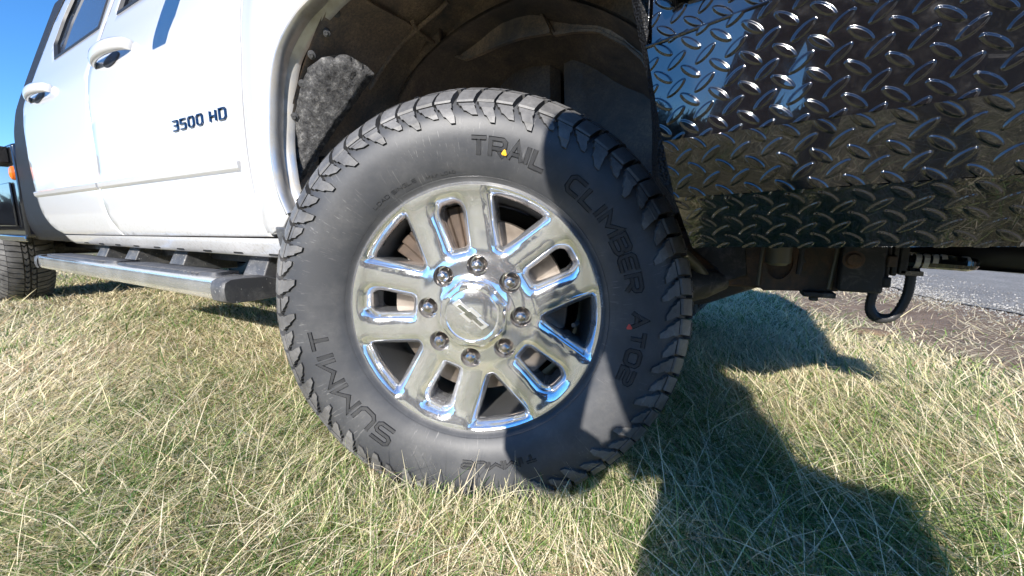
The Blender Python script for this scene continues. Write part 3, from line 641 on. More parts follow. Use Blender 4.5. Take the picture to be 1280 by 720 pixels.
def copy_wheel(src, name, loc, rz, mirror=False):
    e = empty(name, loc, rz, truck)
    if mirror: e.rotation_euler = (0, 0, rz+math.pi)
    for c in list(src.children):
        if c.name.split('.')[0] in ('tyre_letter', 'paint_dot'): continue
        d = c.copy(); COL.objects.link(d); d.parent = e
    return e
rw = copy_wheel(fw, 'rear_wheel', (-4.26, .03, .40), 0)
copy_wheel(fw, 'rear_wheel', (-4.26, 1.90, .40), 0, True); copy_wheel(fw, 'front_wheel', (-.08, 1.84, .405), R_(24.3), True)

# ------------------------------------------------------------------ wheel well
LC = (-.03, .45)
SEAMS = [[(-.223, .225, 1.1), (-.276, .228, 1.082), (-.325, .224, 1.061), (-.376, .218, 1.032), (-.422, .205, .988), (-.47, .195, .934)], [(-.314, .198, 1.066), (-.328, .241, 1.059), (-.322, .30, 1.053)], [(-.065, .334, 1.109), (-.056, .36, 1.095)]]
def lrho(psi):          # radius of the liner round LC for an angle (0 front, pi/2 up, pi rear)
    d = math.degrees(psi); return float(np.interp(d, [-20, 0, 30, 60, 90, 120, 150, 165, 180, 200, 215], [.52, .50, .52, .62, .69, .69, .63, .575, .535, .525, .53]))
def liner(name, d0, d1, y0, y1, off, mat, nseg=40, inner=None, th=.006, wob=.004):
    m = MB(); V = []; ny = 12; seed = d0*.1
    for lay in (0, 1):
        for k in range(nseg+1):
            ps = R_(d0+(d1-d0)*k/nseg)
            for j in range(ny+1):
                t = j/ny; yi = y1 if inner is None else inner(math.degrees(ps)); y = y0+(yi-y0)*t
                r = lrho(ps)-off+lay*th-.10*smoothstep((y-.22)/.3)**1.5+wob*math.sin(ps*17+y*30+seed)*(t > .02)
                V.append((LC[0]+r*math.cos(ps), y, LC[1]+r*math.sin(ps)))
    n1 = (nseg+1)*(ny+1); F = [(k*(ny+1)+j, k*(ny+1)+j+1, (k+1)*(ny+1)+j+1, (k+1)*(ny+1)+j) for k in range(nseg) for j in range(ny)]
    F += [tuple(n1+i for i in f[::-1]) for f in F]
    ed = [(k*(ny+1)+ny, (k+1)*(ny+1)+ny) for k in range(nseg)]+[(j, j+1) for j in range(ny)]+[(nseg*(ny+1)+j, nseg*(ny+1)+j+1) for j in range(ny)]
    F += [(a, c, n1+c, n1+a) for a, c in ed]; m.add(V, F); return m.build(name, mat, truck, True, 40)
l1 = liner('fender_liner', 116, 212, .012, .34, .012, 'liner_plastic', inner=lambda d: .28+.06*math.sin(R_(d*3)))
liner('fender_liner', 58, 121, .012, .40, .0, 'liner_plastic', inner=lambda d: .33+.07*math.cos(R_((d-90)*2.4)))
liner('fender_liner', 34, 62, .075, .36, .014, 'liner_plastic', inner=lambda d: .34)
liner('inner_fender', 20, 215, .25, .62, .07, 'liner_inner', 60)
m = MB(); V = []
for x in np.linspace(-.75, .55, 27):
    for z in np.linspace(.42, 1.25, 17): V.append((x, .60+.03*math.sin(x*9)+.02*math.sin(z*11+x*4), z))
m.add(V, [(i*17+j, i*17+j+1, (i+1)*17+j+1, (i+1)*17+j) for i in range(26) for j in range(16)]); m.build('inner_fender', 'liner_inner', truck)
# splash shields hanging inside the arch, with scalloped lower edges
for ol, y_, tl in (([(-.47, .93), (-.42, .975), (-.36, 1.005), (-.296, 1.023), (-.30, 1.135), (-.42, 1.12), (-.50, 1.05)], .285, .06), ([(-.293, 1.023), (-.241, 1.0), (-.142, 1.007), (-.06, 1.012), (.008, 1.009), (-.02, 1.06), (-.045, 1.14), (-.29, 1.135)], .305, .05), ([(.012, 1.009), (.06, 1.006), (.116, .993), (.179, .952), (.213, .919), (.258, .839), (.31, .80), (.31, 1.06), (.15, 1.12), (-.04, 1.14), (-.017, 1.06)], .318, .08)):
    ol = densify(ol, .02); vv, ff = cdt(ol, (), [(x, z) for x in np.arange(-.5, .32, .03) for z in np.arange(.8, 1.14, .03) if inside((x, z), offs(ol, .01))]); m = MB()
    def yy(x, z): return y_+tl*(1.1-z)*.5+.006*math.sin(x*21+z*13)+.004*math.sin(z*37-x*9)
    for dy in (0, .006): m.add([(x, yy(x, z)+dy, z) for x, z in vv], ff)
    n = len(ol); V = []
    for x, z in ol: V += [(x, yy(x, z)+.006, z), (x, yy(x, z)-.007, z-.001), (x, yy(x, z)-.006, z+.006), (x, yy(x, z), z+.009)]
    m.add(V, [(4*k+j, 4*k+j+1, 4*((k+1) % n)+j+1, 4*((k+1) % n)+j) for k in range(n) for j in range(3)]); m.build('splash_shield', 'liner_plastic', truck, True, 40)
# deep panels behind them
for x0, x1, y_ in ((-.62, -.275, .43), (-.262, -.03, .445), (-.012, .34, .42)):
    m = MB(); V = []
    for x in np.linspace(x0, x1, 12):
        for z in np.linspace(.60, 1.06, 12): V.append((x+.05*(1-z), y_+.02*math.sin(x*13)+.05*(z-.8)**2+(.018 if x in (x0, x1) else 0), z))
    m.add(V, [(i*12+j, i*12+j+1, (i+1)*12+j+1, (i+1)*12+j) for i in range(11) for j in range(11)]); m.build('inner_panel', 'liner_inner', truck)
# folded ridges on the liner
for pl in SEAMS:
    m = MB(); m.tube(spline([(x-.004*(x+.03), y, z-.004) for x, y, z in pl], 4), .0055, 8); m.build('liner_rib', 'liner_plastic', truck)
# felt pad on the rear of the liner, facing forwards
m = MB(); V = []; nu, nv = 34, 40
fp = [(.014, .925), (.028, .945), (.060, .955), (.108, .935), (.120, .915), (.112, .865), (.090, .79), (.058, .70), (.036, .654), (.023, .662), (.019, .786), (.014, .884)]
pts = [(y, z) for y in np.arange(.016, .2, .006) for z in np.arange(.64, 1.03, .006) if inside((y, z), offs(fp, .004))]
vv, ff = cdt(densify(fp, .008), (), pts)
cen = (.12, .86)
for y, z in vv:
    ps = math.atan2(z-LC[1], -.56-LC[0]); r = lrho(ps)-.012; e = min(math.hypot(y-a, z-c) for a, c in densify(fp, .012)); hgt = .013*smoothstep(e/.02)+.003*rng.random()*smoothstep(e/.01)
    r -= hgt-.002+.075*(y-.014)/.13*smoothstep((z-.64)/.1)
    ps2 = math.asin(min(1, max(-1, (z-LC[1])/r))); V.append((LC[0]-r*math.cos(ps2), y, z))
m.add(V, ff); m.build('felt_pad', 'felt', truck, True, None)
# fixing clips along the liner edge
for d in (153, 143, 136, 130, 125, 121):
    ps = R_(d); r = lrho(ps)-.018; m = MB(); m.lathe([(.0, -.004), (.004, -.0045), (.0045, -.002), (.009, -.001), (.0095, .002)], 16)
    o = m.build('liner_clip', 'step_plastic', truck, True, 30); nrm = Vector((-math.cos(ps), -.9, -math.sin(ps))).normalized()
    o.location = (LC[0]+r*math.cos(ps), .016+.012*(d < 128), LC[1]+r*math.sin(ps)); o.rotation_euler = (-nrm).to_track_quat('Y', 'Z').to_euler()
# splash guard at the foot of the arch
m = MB(); m.add([(-.572, -.03, .565), (-.50, -.035, .56), (-.50, -.03, .50), (-.535, -.028, .475), (-.56, -.03, .52)]+[(-.572, .03, .565), (-.50, .10, .56), (-.50, .10, .50), (-.535, .05, .475), (-.56, .03, .52)], [(0,1,2,3,4),(9,8,7,6,5)]+[(k,5+k,5+(k+1)%5,(k+1)%5) for k in range(5)])
m.build('splash_guard', 'step_plastic', truck, True, bevel=.004)
m = MB(); m.box(-.62, -.50, .10, .75, .46, .75); m.build('cab_mount', 'frame_black', truck, False)

# ------------------------------------------------------------------ running board
m = MB(); X0, X1 = -2.455, -.745
prof = [(.075, .412), (.03, .4215), (-.04, .4248), (-.076, .4240), (-.0825, .4205), (-.0838, .4160), (-.0850, .395), (-.0835, .3755), (-.0800, .3705), (-.06, .368), (.05, .366)]
n = 24; p = len(prof); V = [(X0+(X1-X0)*k/n, y, z) for k in range(n+1) for y, z in prof]
m.add(V, [(k*p+j, k*p+(j+1) % p, (k+1)*p+(j+1) % p, (k+1)*p+j) for k in range(n) for j in range(p)]); board = m.build('running_board', 'chrome_step', truck, True, 40)
def pad(xa, xb):
    m = MB(); ol = spline([(xa, -.055), (xa+.12, -.066), ((xa+xb)/2, -.066), (xb-.12, -.060), (xb, -.035), (xb-.03, .02), (xb-.1, .052), ((xa+xb)/2, .056), (xa+.1, .054), (xa+.02, .02), (xa, -.055)], 5)[:-1]
    def zt(y): return float(np.interp(y, [-.07, -.04, .03, .07], [.4225, .4245, .4215, .409]))
    inn = offs(ol, .005); vv, ff = cdt(inn, (), [(x, y) for x in np.arange(xa, xb, .04) for y in np.arange(-.06, .06, .012) if inside((x, y), offs(ol, .012))])
    m.add([(x, y, zt(y)+.009) for x, y in vv], ff); nn_ = len(ol)
    m.add([(x, y, zt(y)-.002) for x, y in ol]+[(x, y, zt(y)+.009) for x, y in inn], [(k, (k+1) % nn_, nn_+(k+1) % nn_, nn_+k) for k in range(nn_)])
    pd = m.build('tread_pad', 'step_pad', board, True, 40)
    m = MB(); x = xa+.10
    while x < xb-.06: m.tube([(x, -.058, zt(-.058)+.008), (x+.01, 0, zt(0)+.0092), (x+.02, .05, zt(.05)+.008)], .0045, 6); x += .024
    tag(m.build('pad_ribs', 'step_pad', board, True, None), kind='stuff')
pad(-2.42, -1.63); pad(-1.55, -.88)
for xe, s in ((X1, 1), (X0, -1)):
    m = MB(); ol = [(.072, .412), (.03, .4265), (-.04, .4295), (-.070, .428), (-.084, .420), (-.0885, .404), (-.0885, .385), (-.085, .370), (-.070, .3615), (.0, .360), (.072, .363)]
    n = len(ol); V = []
    for dx, f in ((-.045, 1.), (.0, 1.), (.010, .985), (.015, .93)):
        V += [(xe+s*dx, -.008+(y+.008)*f, .394+(z-.394)*f) for y, z in ol]
    m.add(V, [(i*n+j, i*n+(j+1) % n, (i+1)*n+(j+1) % n, (i+1)*n+j) for i in range(3) for j in range(n)]+[tuple(range(3*n, 4*n))]); m.build('end_cap', 'step_plastic', board, True, 45)
for xb in (-2.20, -1.86, -1.43, -.90):
    m = MB(); m.add([(xb-.03, .055, .40), (xb+.09, .055, .40), (xb+.08, .10, .50), (xb-.02, .10, .50), (xb-.03, .25, .40), (xb+.09, .25, .40), (xb+.08, .25, .50), (xb-.02, .25, .50)], [(0,1,2,3),(7,6,5,4),(0,4,5,1),(1,5,6,2),(2,6,7,3),(3,7,4,0)]); m.build('step_bracket', 'step_plastic', board, True, bevel=.004)
m = MB(); m.box(-2.6, -.62, .16, .24, .44, .52); m.build('sill_beam', 'frame_black', truck, False)
m = MB(); m.box(-3.9, .60, .42, .50, .436, .56); fr = m.build('frame_rail', 'frame_rust', truck, True, bevel=.006)
m = MB(); m.box(-5.4, .60, 1.42, 1.50, .436, .56); m.build('frame_rail', 'frame_rust', truck, True, bevel=.006)
m = MB(); m.box(-2.4, -.9, .55, 1.4, .40, .56); m.build('floor_pan', 'frame_black', truck, False)

# ------------------------------------------------------------------ front bumper of diamond plate
bump = empty('front_bumper', (0, 0, 0), 0, truck)
TX = R_(1.9)                                                 # the wing rises slightly towards the front
def dplate(u, v):
    """raised lozenges alternating +-: height (0..1) for plate coordinates in metres"""
    a = .0336; h = 0.
    # two interleaved lattices, bars at +-38 degrees
    for lat, ang in ((0, R_(42)), (1, R_(-38))):
        uu = u/a + (.5 if lat else 0); vv = v/a + (.0 if lat else .5)
        # checkerboard arrangement
        for di in (0,):
            gu = uu; gv = vv
            du = (gu-np.floor(gu)-.5)*a; dv = (gv-np.floor(gv)-.5)*a
            c, s = math.cos(ang), math.sin(ang); x = du*c+dv*s; y = -du*s+dv*c
            L_, W_ = .0150, .0048
            q = np.abs(x)/L_; wv = W_*np.clip(1-q**2.2, 0, None)**.75*1.0
            e = (wv-np.abs(y))/.0014; e2 = (L_*.93-np.abs(x))/.0013; e = np.minimum(e, e2)
            h = np.maximum(h, np.clip(e, 0, 1))
    return h*h*(3-2*h)
def plate(name, A, B_, C_, D_, res=.00085, flip=False, uv0=(0, 0), hgt=.0019):
    """bilinear patch A(bottom-left) B(bottom-right) C(top-right) D(top-left) with stamped lozenges"""
    A, B_, C_, D_ = (np.array(p, float) for p in (A, B_, C_, D_)); Lu = max(np.linalg.norm(B_-A), np.linalg.norm(C_-D_)); Lv = max(np.linalg.norm(D_-A), np.linalg.norm(C_-B_))
    nu, nv = max(2, int(Lu/res)), max(2, int(Lv/res)); s, t = np.meshgrid(np.linspace(0, 1, nu+1), np.linspace(0, 1, nv+1), indexing='ij'); s = s[..., None]; t = t[..., None]
    P = (A*(1-s)+B_*s)*(1-t)+(D_*(1-s)+C_*s)*t
    N = np.cross(B_-A, D_-A); N /= np.linalg.norm(N); N = -N if N[1] > 0 else N
    ud = (B_-A)/np.linalg.norm(B_-A); vd = np.cross(N, ud); vd = -vd if vd@(D_-A) < 0 else vd
    u = (P-A)@ud+uv0[0]; v = (P-A)@vd+uv0[1]; h = dplate(u, v)*hgt
    h += .0005*np.sin(u*31+v*17)*np.sin(v*37-u*11)          # slight waviness of the rolled sheet
    P = P+N*h[..., None]
    me = bpy.data.meshes.new(name); idx = np.arange((nu+1)*(nv+1)).reshape(nu+1, nv+1)
    F = np.stack([idx[:-1, :-1], idx[1:, :-1], idx[1:, 1:], idx[:-1, 1:]], -1).reshape(-1, 4)
    n1 = np.cross(P[1, 0]-P[0, 0], P[0, 1]-P[0, 0])
    if n1@N < 0: F = F[:, ::-1]
    me.vertices.add(P.reshape(-1, 3).shape[0]); me.vertices.foreach_set('co', P.reshape(-1)); me.loops.add(F.size); me.loops.foreach_set('vertex_index', F.reshape(-1)); me.polygons.add(len(F))
    me.polygons.foreach_set('loop_start', np.arange(0, F.size, 4)); me.polygons.foreach_set('use_smooth', [True]*len(F)); me.update(calc_edges=True); me.validate()
    me.materials.append(M['gloss_black']); o = bpy.data.objects.new(name, me); COL.objects.link(o); o.parent = bump; return o
XE = .70                                                     # where the wing turns to the front face
def zr(x, z): return z+(x-.33)*.034
e0, e1, e2, e3, e4 = (.372, .010, .540), (.343, .004, .607), (.323, -.004, .684), (.297, -.001, .806), (.296, -.008, 1.02)
f0, f1, f2, f3 = (XE, .006, zr(XE, .540)), (XE, .0, zr(XE, .607)), (XE, -.008, zr(XE, .684)), (XE, .0, zr(XE, .90))
# mid and lower facets tuck under, so that they mirror the ground
e0 = (.362, .085, .536); f0 = (XE, .073, .547); e1 = (.340, .022, .609); f1 = (XE, .010, .623); f2 = (XE, -.018, .698)
plate('lower_plate', e0, f0, f1, e1, uv0=(.01, .0)); plate('middle_plate', e1, f1, f2, e2, uv0=(.004, .012)); e3 = (.297, -.0105, .806)
plate('upper_plate', e2, f2, (XE, -.0300, .86), e3, uv0=(.0, .003))
plate('top_plate', (.300, .0035, .790), (XE, -.0160, .835), (XE, -.026, 1.02), (.299, -.004, 1.02), uv0=(.011, .017))
# folded seam edge where the upper sheet laps the top one
m = MB(); m.tube([(.296, -.0100, .806), (XE*.5+.15, -.0200, .833+.001), (XE, -.0295, .8605)], .0026, 8); m.build('plate_seam', 'gloss_black', bump)
# inner return of the wing edge, bottom return
m = MB(); ed = [e0, e1, e2, e3, (.2965, .012, .80), e4]; ed = [e0, e1, e2, e3, e4]; V = [p for p in ed]+[(p[0]+.006, p[1]+.09, p[2]) for p in ed]; m.add(V, [(k, k+1, 6+k, 5+k) for k in range(4)]); m.build('wing_return', 'gloss_black', bump, False)
m = MB(); m.add([e0, f0, (XE, .13, f0[2]+.004), (.366, .13, .541)], [(0, 1, 2, 3)]); m.build('bottom_return', 'gloss_black', bump, False)
m = MB(); m.add([(.42, .075, .575), (XE+.01, .075, .58), (1.0, .50, .58), (1.0, .50, .88), (XE+.01, .075, .88), (.42, .075, .88)], [(0, 1, 4, 5), (1, 2, 3, 4)]); m.build('sun_leak_sheet', 'dark_void', bump, False)  # unseen sheet added behind the plates, stops sunlight leaking through their gaps
# corner and front face (outside the frame)
for nm, a, c, d, e in (('corner_plate', f0, (1.0, .43, .553), (1.0, .41, .72), (XE, -.018, .70)), ('corner_plate', (XE, -.018, .70), (1.0, .41, .72), (1.0, .42, .90), (XE, -.03, .86)), ('front_plate', (1.0, .43, .553), (1.02, 1.55, .553), (1.02, 1.55, .90), (1.0, .42, .90))):
    plate(nm, a, c, d, e, .004)
m = MB(); m.add([(1.0, 1.55, .553), (XE, 1.98, .55), (XE, 1.98, .9), (1.0, 1.55, .9)], [(0, 1, 2, 3)]); m.build('far_corner_plate', 'gloss_black', bump, False)
m = MB(); m.add([(XE, -.02, .88), (1.0, .42, .90), (1.02, 1.55, .90), (XE, 1.98, .90), (.5, 1.9, .95), (.4, .06, 1.0)], [(0, 1, 2, 3, 4, 5)]); m.build('bumper_top', 'gloss_black', bump, False)
# behind the plate edge: black inner flange of the fender
m = MB(); V = []
for k, z in enumerate(np.linspace(.56, 1.10, 20)):
    xo = .298-.052*smoothstep((z-.70)/.30)+.06*smoothstep((.66-z)/.1); V += [(xo-.004, .12, z), (xo-.006, .085+.003*math.sin(z*40), z), (xo+.006, .07, z), (xo+.07, .075, z)]
m.add(V, [(4*k+j, 4*k+j+1, 4*k+j+5, 4*k+j+4) for k in range(19) for j in range(3)]); m.build('fender_flange', 'bed_liner', truck)
# ---- chassis parts seen under the bumper
m = MB()
hp = [(.440, .60), (.440, .485), (.455, .450), (.478, .434), (.604, .442), (.604, .60)]
cut = [(.502+.024*math.cos(t), .497+.037*math.sin(t)) for t in np.linspace(0, 2*math.pi, 25)[:-1]]
vv, ff = cdt(densify(hp, .03), [cut], []); m.add([(x, .405, z) for x, z in vv], ff); o_ = densify(hp, .03)
for lp in (o_, cut): n = len(lp); m.add([(x, .405, z) for x, z in lp]+[(x, .43, z) for x, z in lp], [(k, (k+1) % n, n+(k+1) % n, n+k) for k in range(n)])
m.build('frame_horn', 'frame_rust', truck, False)
m = MB(); m.tube([(.600, .400, .60), (.594, .398, .52), (.588, .398, .446)], .0042, 8); m.build('weld_bead', 'olive_tube', truck)
m = MB(); m.tube([(.472, .400, .56), (.468, .398, .5), (.466, .398, .445)], .0035, 8); m.build('weld_bead', 'olive_tube', truck)
m = MB(); m.tube([(.492, .34, .70), (.494, .34, .50), (.494, .34, .494)], [.022, .022, .014], 16); m.build('body_mount', 'olive_tube', truck)
m = MB(); m.tube([(.535, .37, .56), (.533, .37, .476)], .005, 8); m.tube([(.528, .365, .53), (.54, .37, .50)], .003, 6); m.build('brake_line', 'rubber_hose', truck)
m = MB(); m.box(.599, .664, .375, .46, .446, .60); m.build('tow_bracket', 'frame_black', truck, True, bevel=.004)
m = MB(); m.lathe([(0, -.006), (.010, -.006), (.0125, -.003), (.013, 0), (.017, 0), (.017, .004)], 20); o = m.build('bracket_bolt', 'frame_rust', truck, True, 30); o.location = (.616, .374, .508)
m = MB(); m.box(.545, .598, .38, .44, .430, .4405); m.build('skid_plate', 'frame_black', truck, True, bevel=.002)
m = MB(); m.box(.558, .572, .39, .41, .421, .430); m.build('plate_bolt', 'frame_black', truck, True, bevel=.002)
for x0, x1, z0, z1, nm in ((.674, .682, .48, .60, 'mount_plate'), (.684, .696, .483, .60, 'mount_plate'), (.666, .672, .470, .60, 'mount_plate')):
    m = MB(); m.box(x0, x1, .385, .47, z0, z1); m.build(nm, 'frame_black', truck, True, bevel=.002)
m = MB(); m.box(.664, .678, .372, .390, .497, .518); m.build('mount_nut', 'frame_rust', truck, True, bevel=.003)
m = MB(); m.box(.662, .674, .374, .39, .458, .478); m.build('mount_nut', 'frame_black', truck, True, bevel=.003)
# drawn bow shackle with tape
sh = [(.694, .40, .508), (.735, .395, .5075), (.772, .393, .506), (.784, .42, .506), (.772, .45, .507), (.735, .452, .509), (.694, .45, .510)]
m = MB(); m.tube(spline(sh, 6), .0125, 10); m.build('tow_shackle', 'body_black', truck)
m = MB()
for k in range(4): x = .706+k*.011; m.tube([(x, .396, .509), (x+.007, .3955, .5085)], .0133, 10)
m.tube([(.766, .393, .5065), (.773, .394, .5065)], .0133, 10)
m.build('tape_wrap', 'rope_white', truck)
m = MB(); m.tube([(.700, .40, .490), (.715, .40, .492)], .008, 10); m.box(.688, .718, .385, .42, .482, .490); m.build('shackle_pin', 'body_black', truck)
# lower guard tube going forward
m = MB(); m.tube([(.70, .55, .525), (.85, .45, .520), (1.02, .36, .512)], [.03, .03, .03], 16); gt = m.build('guard_tube', 'rubber_hose', truck)
m = MB()
for k in range(7): x = .835+k*.014; y = .46-(x-.85)*.53-.012; m.tube([(x, y-.012, .5445), (x+.012, y-.030, .5415)], .0024, 5)
m.build('rope_wrap', 'rope_white', truck)
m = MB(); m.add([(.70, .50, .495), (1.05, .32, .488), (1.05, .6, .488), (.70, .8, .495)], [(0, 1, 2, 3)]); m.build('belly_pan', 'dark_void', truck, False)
# wiring loop hanging from the bracket
hz = spline([(.660, .40, .49), (.656, .40, .446), (.655, .40, .415), (.667, .40, .397), (.690, .40, .402), (.703, .40, .435), (.706, .40, .465), (.705, .40, .495)], 10)
m = MB(); m.tube(hz, [.0072+.0010*(k % 2)+(.0022*math.sin(min(1, max(0, (k-18)/22))*math.pi)) for k in range(len(hz))], 12); m.build('wiring_loom', 'rubber_hose', truck, True, None)
# suspension behind the tyre
m = MB(); m.add([(.30, .40, .60), (.43, .40, .60), (.435, .40, .545), (.445, .40, .465), (.425, .40, .455), (.405, .40, .448), (.385, .40, .475), (.33, .40, .52)]+[(.30, .43, .60), (.43, .43, .60), (.435, .43, .545), (.445, .43, .465), (.425, .43, .455), (.405, .43, .448), (.385, .43, .475), (.33, .43, .52)], [tuple(range(8)), tuple(range(15, 7, -1))]+[(k, 8+k, 8+(k+1) % 8, (k+1) % 8) for k in range(8)]); m.build('shock_bracket', 'frame_black', truck, True, bevel=.003)
m = MB(); m.tube([(.30, .33, .53), (.345, .36, .485), (.368, .38, .452)], .0125, 12); m.build('tie_rod', 'olive_tube', truck)
m = MB(); m.tube([(.30, .36, .44), (.36, .39, .442), (.40, .42, .448)], [.05, .035, .02], 14); m.build('steering_knuckle', 'frame_black', truck)
m = MB(); m.add([(.20, .42, .36), (.37, .44, .385), (.47, .48, .43), (.52, .55, .445), (.52, .7, .46), (.2, .8, .42)]+[(.20, .42, .46), (.37, .44, .47), (.47, .48, .47), (.52, .55, .47), (.52, .7, .48), (.2, .8, .48)], [tuple(range(5, -1, -1)), tuple(range(6, 12))]+[(k, (k+1) % 6, 6+(k+1) % 6, 6+k) for k in range(6)]); m.build('control_arm', 'frame_black', truck, True, bevel=.006)
m = MB(); m.tube([(0, .2, .40), (0, .6, .40), (0, 1.3, .40), (0, 1.7, .40)], .045, 14); m.build('front_axle', 'frame_black', truck)
m = MB(); m.tube([(-4.26, .2, .40), (-4.26, 1.7, .40)], .06, 14); m.build('rear_axle', 'frame_black', truck)
m = MB(); m.box(-3.55, -2.9, .60, .95, .36, .52); m.build('fuel_tank', 'frame_black', truck, True, bevel=.03)

# ------------------------------------------------------------------ grass, straw, gravel
def grow(name, px, py, L, wd, az, th, cur, tw, tint, seg, label, cat, z0=.024, lift=.032):
    """every blade a curved tapering strip, all of one patch joined in one mesh"""
    n = len(px); pos = np.stack([px, py, np.full(n, z0)], 1); V = np.zeros((n, seg+1, 2, 3), np.float32)
    side = np.stack([-np.sin(az+tw), np.cos(az+tw), np.zeros(n)], 1); fl = lift+.010*rng.random(n)
    for j in range(seg+1):
        t = j/seg; ww = (wd*(1-t**1.8)*.5+.00015)[:, None]; V[:, j, 0] = pos-side*ww; V[:, j, 1] = pos+side*ww
        e = th+cur*t; pos = pos+np.stack([np.cos(az)*np.sin(e), np.sin(az)*np.sin(e), np.cos(e)], 1)*(L/seg)[:, None]; pos[:, 2] = np.maximum(pos[:, 2], fl)
    idx = np.arange(n*(seg+1)*2).reshape(n, seg+1, 2); F = np.stack([idx[:, :-1, 0], idx[:, :-1, 1], idx[:, 1:, 1], idx[:, 1:, 0]], -1).reshape(-1, 4)
    me = bpy.data.meshes.new(name); me.vertices.add(V.size//3); me.vertices.foreach_set('co', V.reshape(-1)); me.loops.add(F.size); me.loops.foreach_set('vertex_index', F.reshape(-1).astype(np.int32)); me.polygons.add(len(F))
    me.polygons.foreach_set('loop_start', np.arange(0, F.size, 4, dtype=np.int32)); me.polygons.foreach_set('use_smooth', np.ones(len(F), bool)); me.update(calc_edges=True)
    at = me.attributes.new('tint', 'FLOAT', 'POINT'); at.data.foreach_set('value', np.repeat(tint, (seg+1)*2).astype(np.float32)); me.materials.append(M['grass_blade'])
    o = bpy.data.objects.new(name, me); COL.objects.link(o); tag(o, label, cat, None, 'stuff'); return o
def collect(name, objs):
    c = bpy.data.collections.new(name)
    for o in objs: c.objects.link(o)
    return c
def scatter(name, coll, P, rot, scl, idx, mat, label=None, cat=None):
    me = bpy.data.meshes.new(name); me.from_pydata([tuple(p) for p in P], [], [])
    for nm, ty, arr, key in (('rot', 'FLOAT_VECTOR', rot, 'vector'), ('scl', 'FLOAT', scl, 'value'), ('pick', 'INT', idx, 'value')):
        a = me.attributes.new(nm, ty, 'POINT'); a.data.foreach_set(key, np.asarray(arr).reshape(-1))
    o = bpy.data.objects.new(name, me); COL.objects.link(o); me.materials.append(M[mat])
    ng = bpy.data.node_groups.new(name+'_nodes', 'GeometryNodeTree'); ng.interface.new_socket('Geometry', in_out='INPUT', socket_type='NodeSocketGeometry'); ng.interface.new_socket('Geometry', in_out='OUTPUT', socket_type='NodeSocketGeometry')
    N = ng.nodes; gi = N.new('NodeGroupInput'); go = N.new('NodeGroupOutput'); ci = N.new('GeometryNodeCollectionInfo'); ci.inputs[0].default_value = coll; ci.inputs['Separate Children'].default_value = True; ci.inputs['Reset Children'].default_value = True
    ip = N.new('GeometryNodeInstanceOnPoints'); ip.inputs['Pick Instance'].default_value = True
    def na(nm, dt): x = N.new('GeometryNodeInputNamedAttribute'); x.data_type = dt; x.inputs[0].default_value = nm; return x.outputs[0]
    L = ng.links; L.new(gi.outputs[0], ip.inputs['Points']); L.new(ci.outputs[0], ip.inputs['Instance']); L.new(na('pick', 'INT'), ip.inputs['Instance Index'])
    L.new(na('rot', 'FLOAT_VECTOR'), ip.inputs['Rotation']); L.new(na('scl', 'FLOAT'), ip.inputs['Scale']); L.new(ip.outputs[0], go.inputs[0])
    o.modifiers.new('scatter', 'NODES').node_group = ng; tag(o, label, cat, None, 'stuff'); return o
def road_e(y): return np.interp(y, _RY, _RX) + .02*np.sin(y*8.1)+.015*np.sin(y*17.3)
def sst(t): t = np.clip(t, 0, 1); return t*t*(3-2*t)
def verge_x(y): return np.interp(y, _VY, _VX)+.03*np.sin(y*9)+.02*np.sin(y*23)
def patchy(x, y): return .5+.5*np.sin(x*2.3+1.2*np.sin(y*1.9))*np.sin(y*2.7+.8*np.sin(x*1.4))+.25*np.sin(x*9.1+y*3.3)*np.sin(y*8.3-x*2.2)
def sample_ground(n, a0, a1, dmin, dmax, dk):
    """points round the camera, density flat to dk and falling with the square of the distance beyond; blades stand in small clumps"""
    nc = n//7; u = rng.random(nc); A = .5*(dk*dk-dmin*dmin); Bq = dk*dk*math.log(dmax/dk); d = np.where(u < A/(A+Bq), np.sqrt(dmin**2+2*u*(A+Bq)), dk*np.exp((u*(A+Bq)-A)/(dk*dk)))
    a = rng.uniform(a0, a1, nc); cx = CAM.x+d*np.cos(a); cy = CAM.y+d*np.sin(a); cx = np.repeat(cx, 7); cy = np.repeat(cy, 7); dd = np.repeat(d, 7); sp = .012+.012*dd
    x = cx+rng.normal(0, 1, len(cx))*sp; y = cy+rng.normal(0, 1, len(cx))*sp; return x, y, np.hypot(x-CAM.x, y-CAM.y)
sa, ca = math.sin(R_(24.3)), math.cos(R_(24.3))
def keep(x, y):
    dx = verge_x(y)-x; k = (x < road_e(y)-.1) & ((dx > 0) | (rng.random(len(x)) < .12*np.exp(np.minimum(dx, 0)*2))) & ((dx > .3) | (rng.random(len(x)) < .55))
    lx, ly = x*ca+y*sa, -x*sa+y*ca; k &= ~((np.abs(lx) < .15) & (ly > -.015) & (ly < .235)); k &= ~((np.abs(x+4.26) < .15) & (y > .01) & (y < .28))
    return k
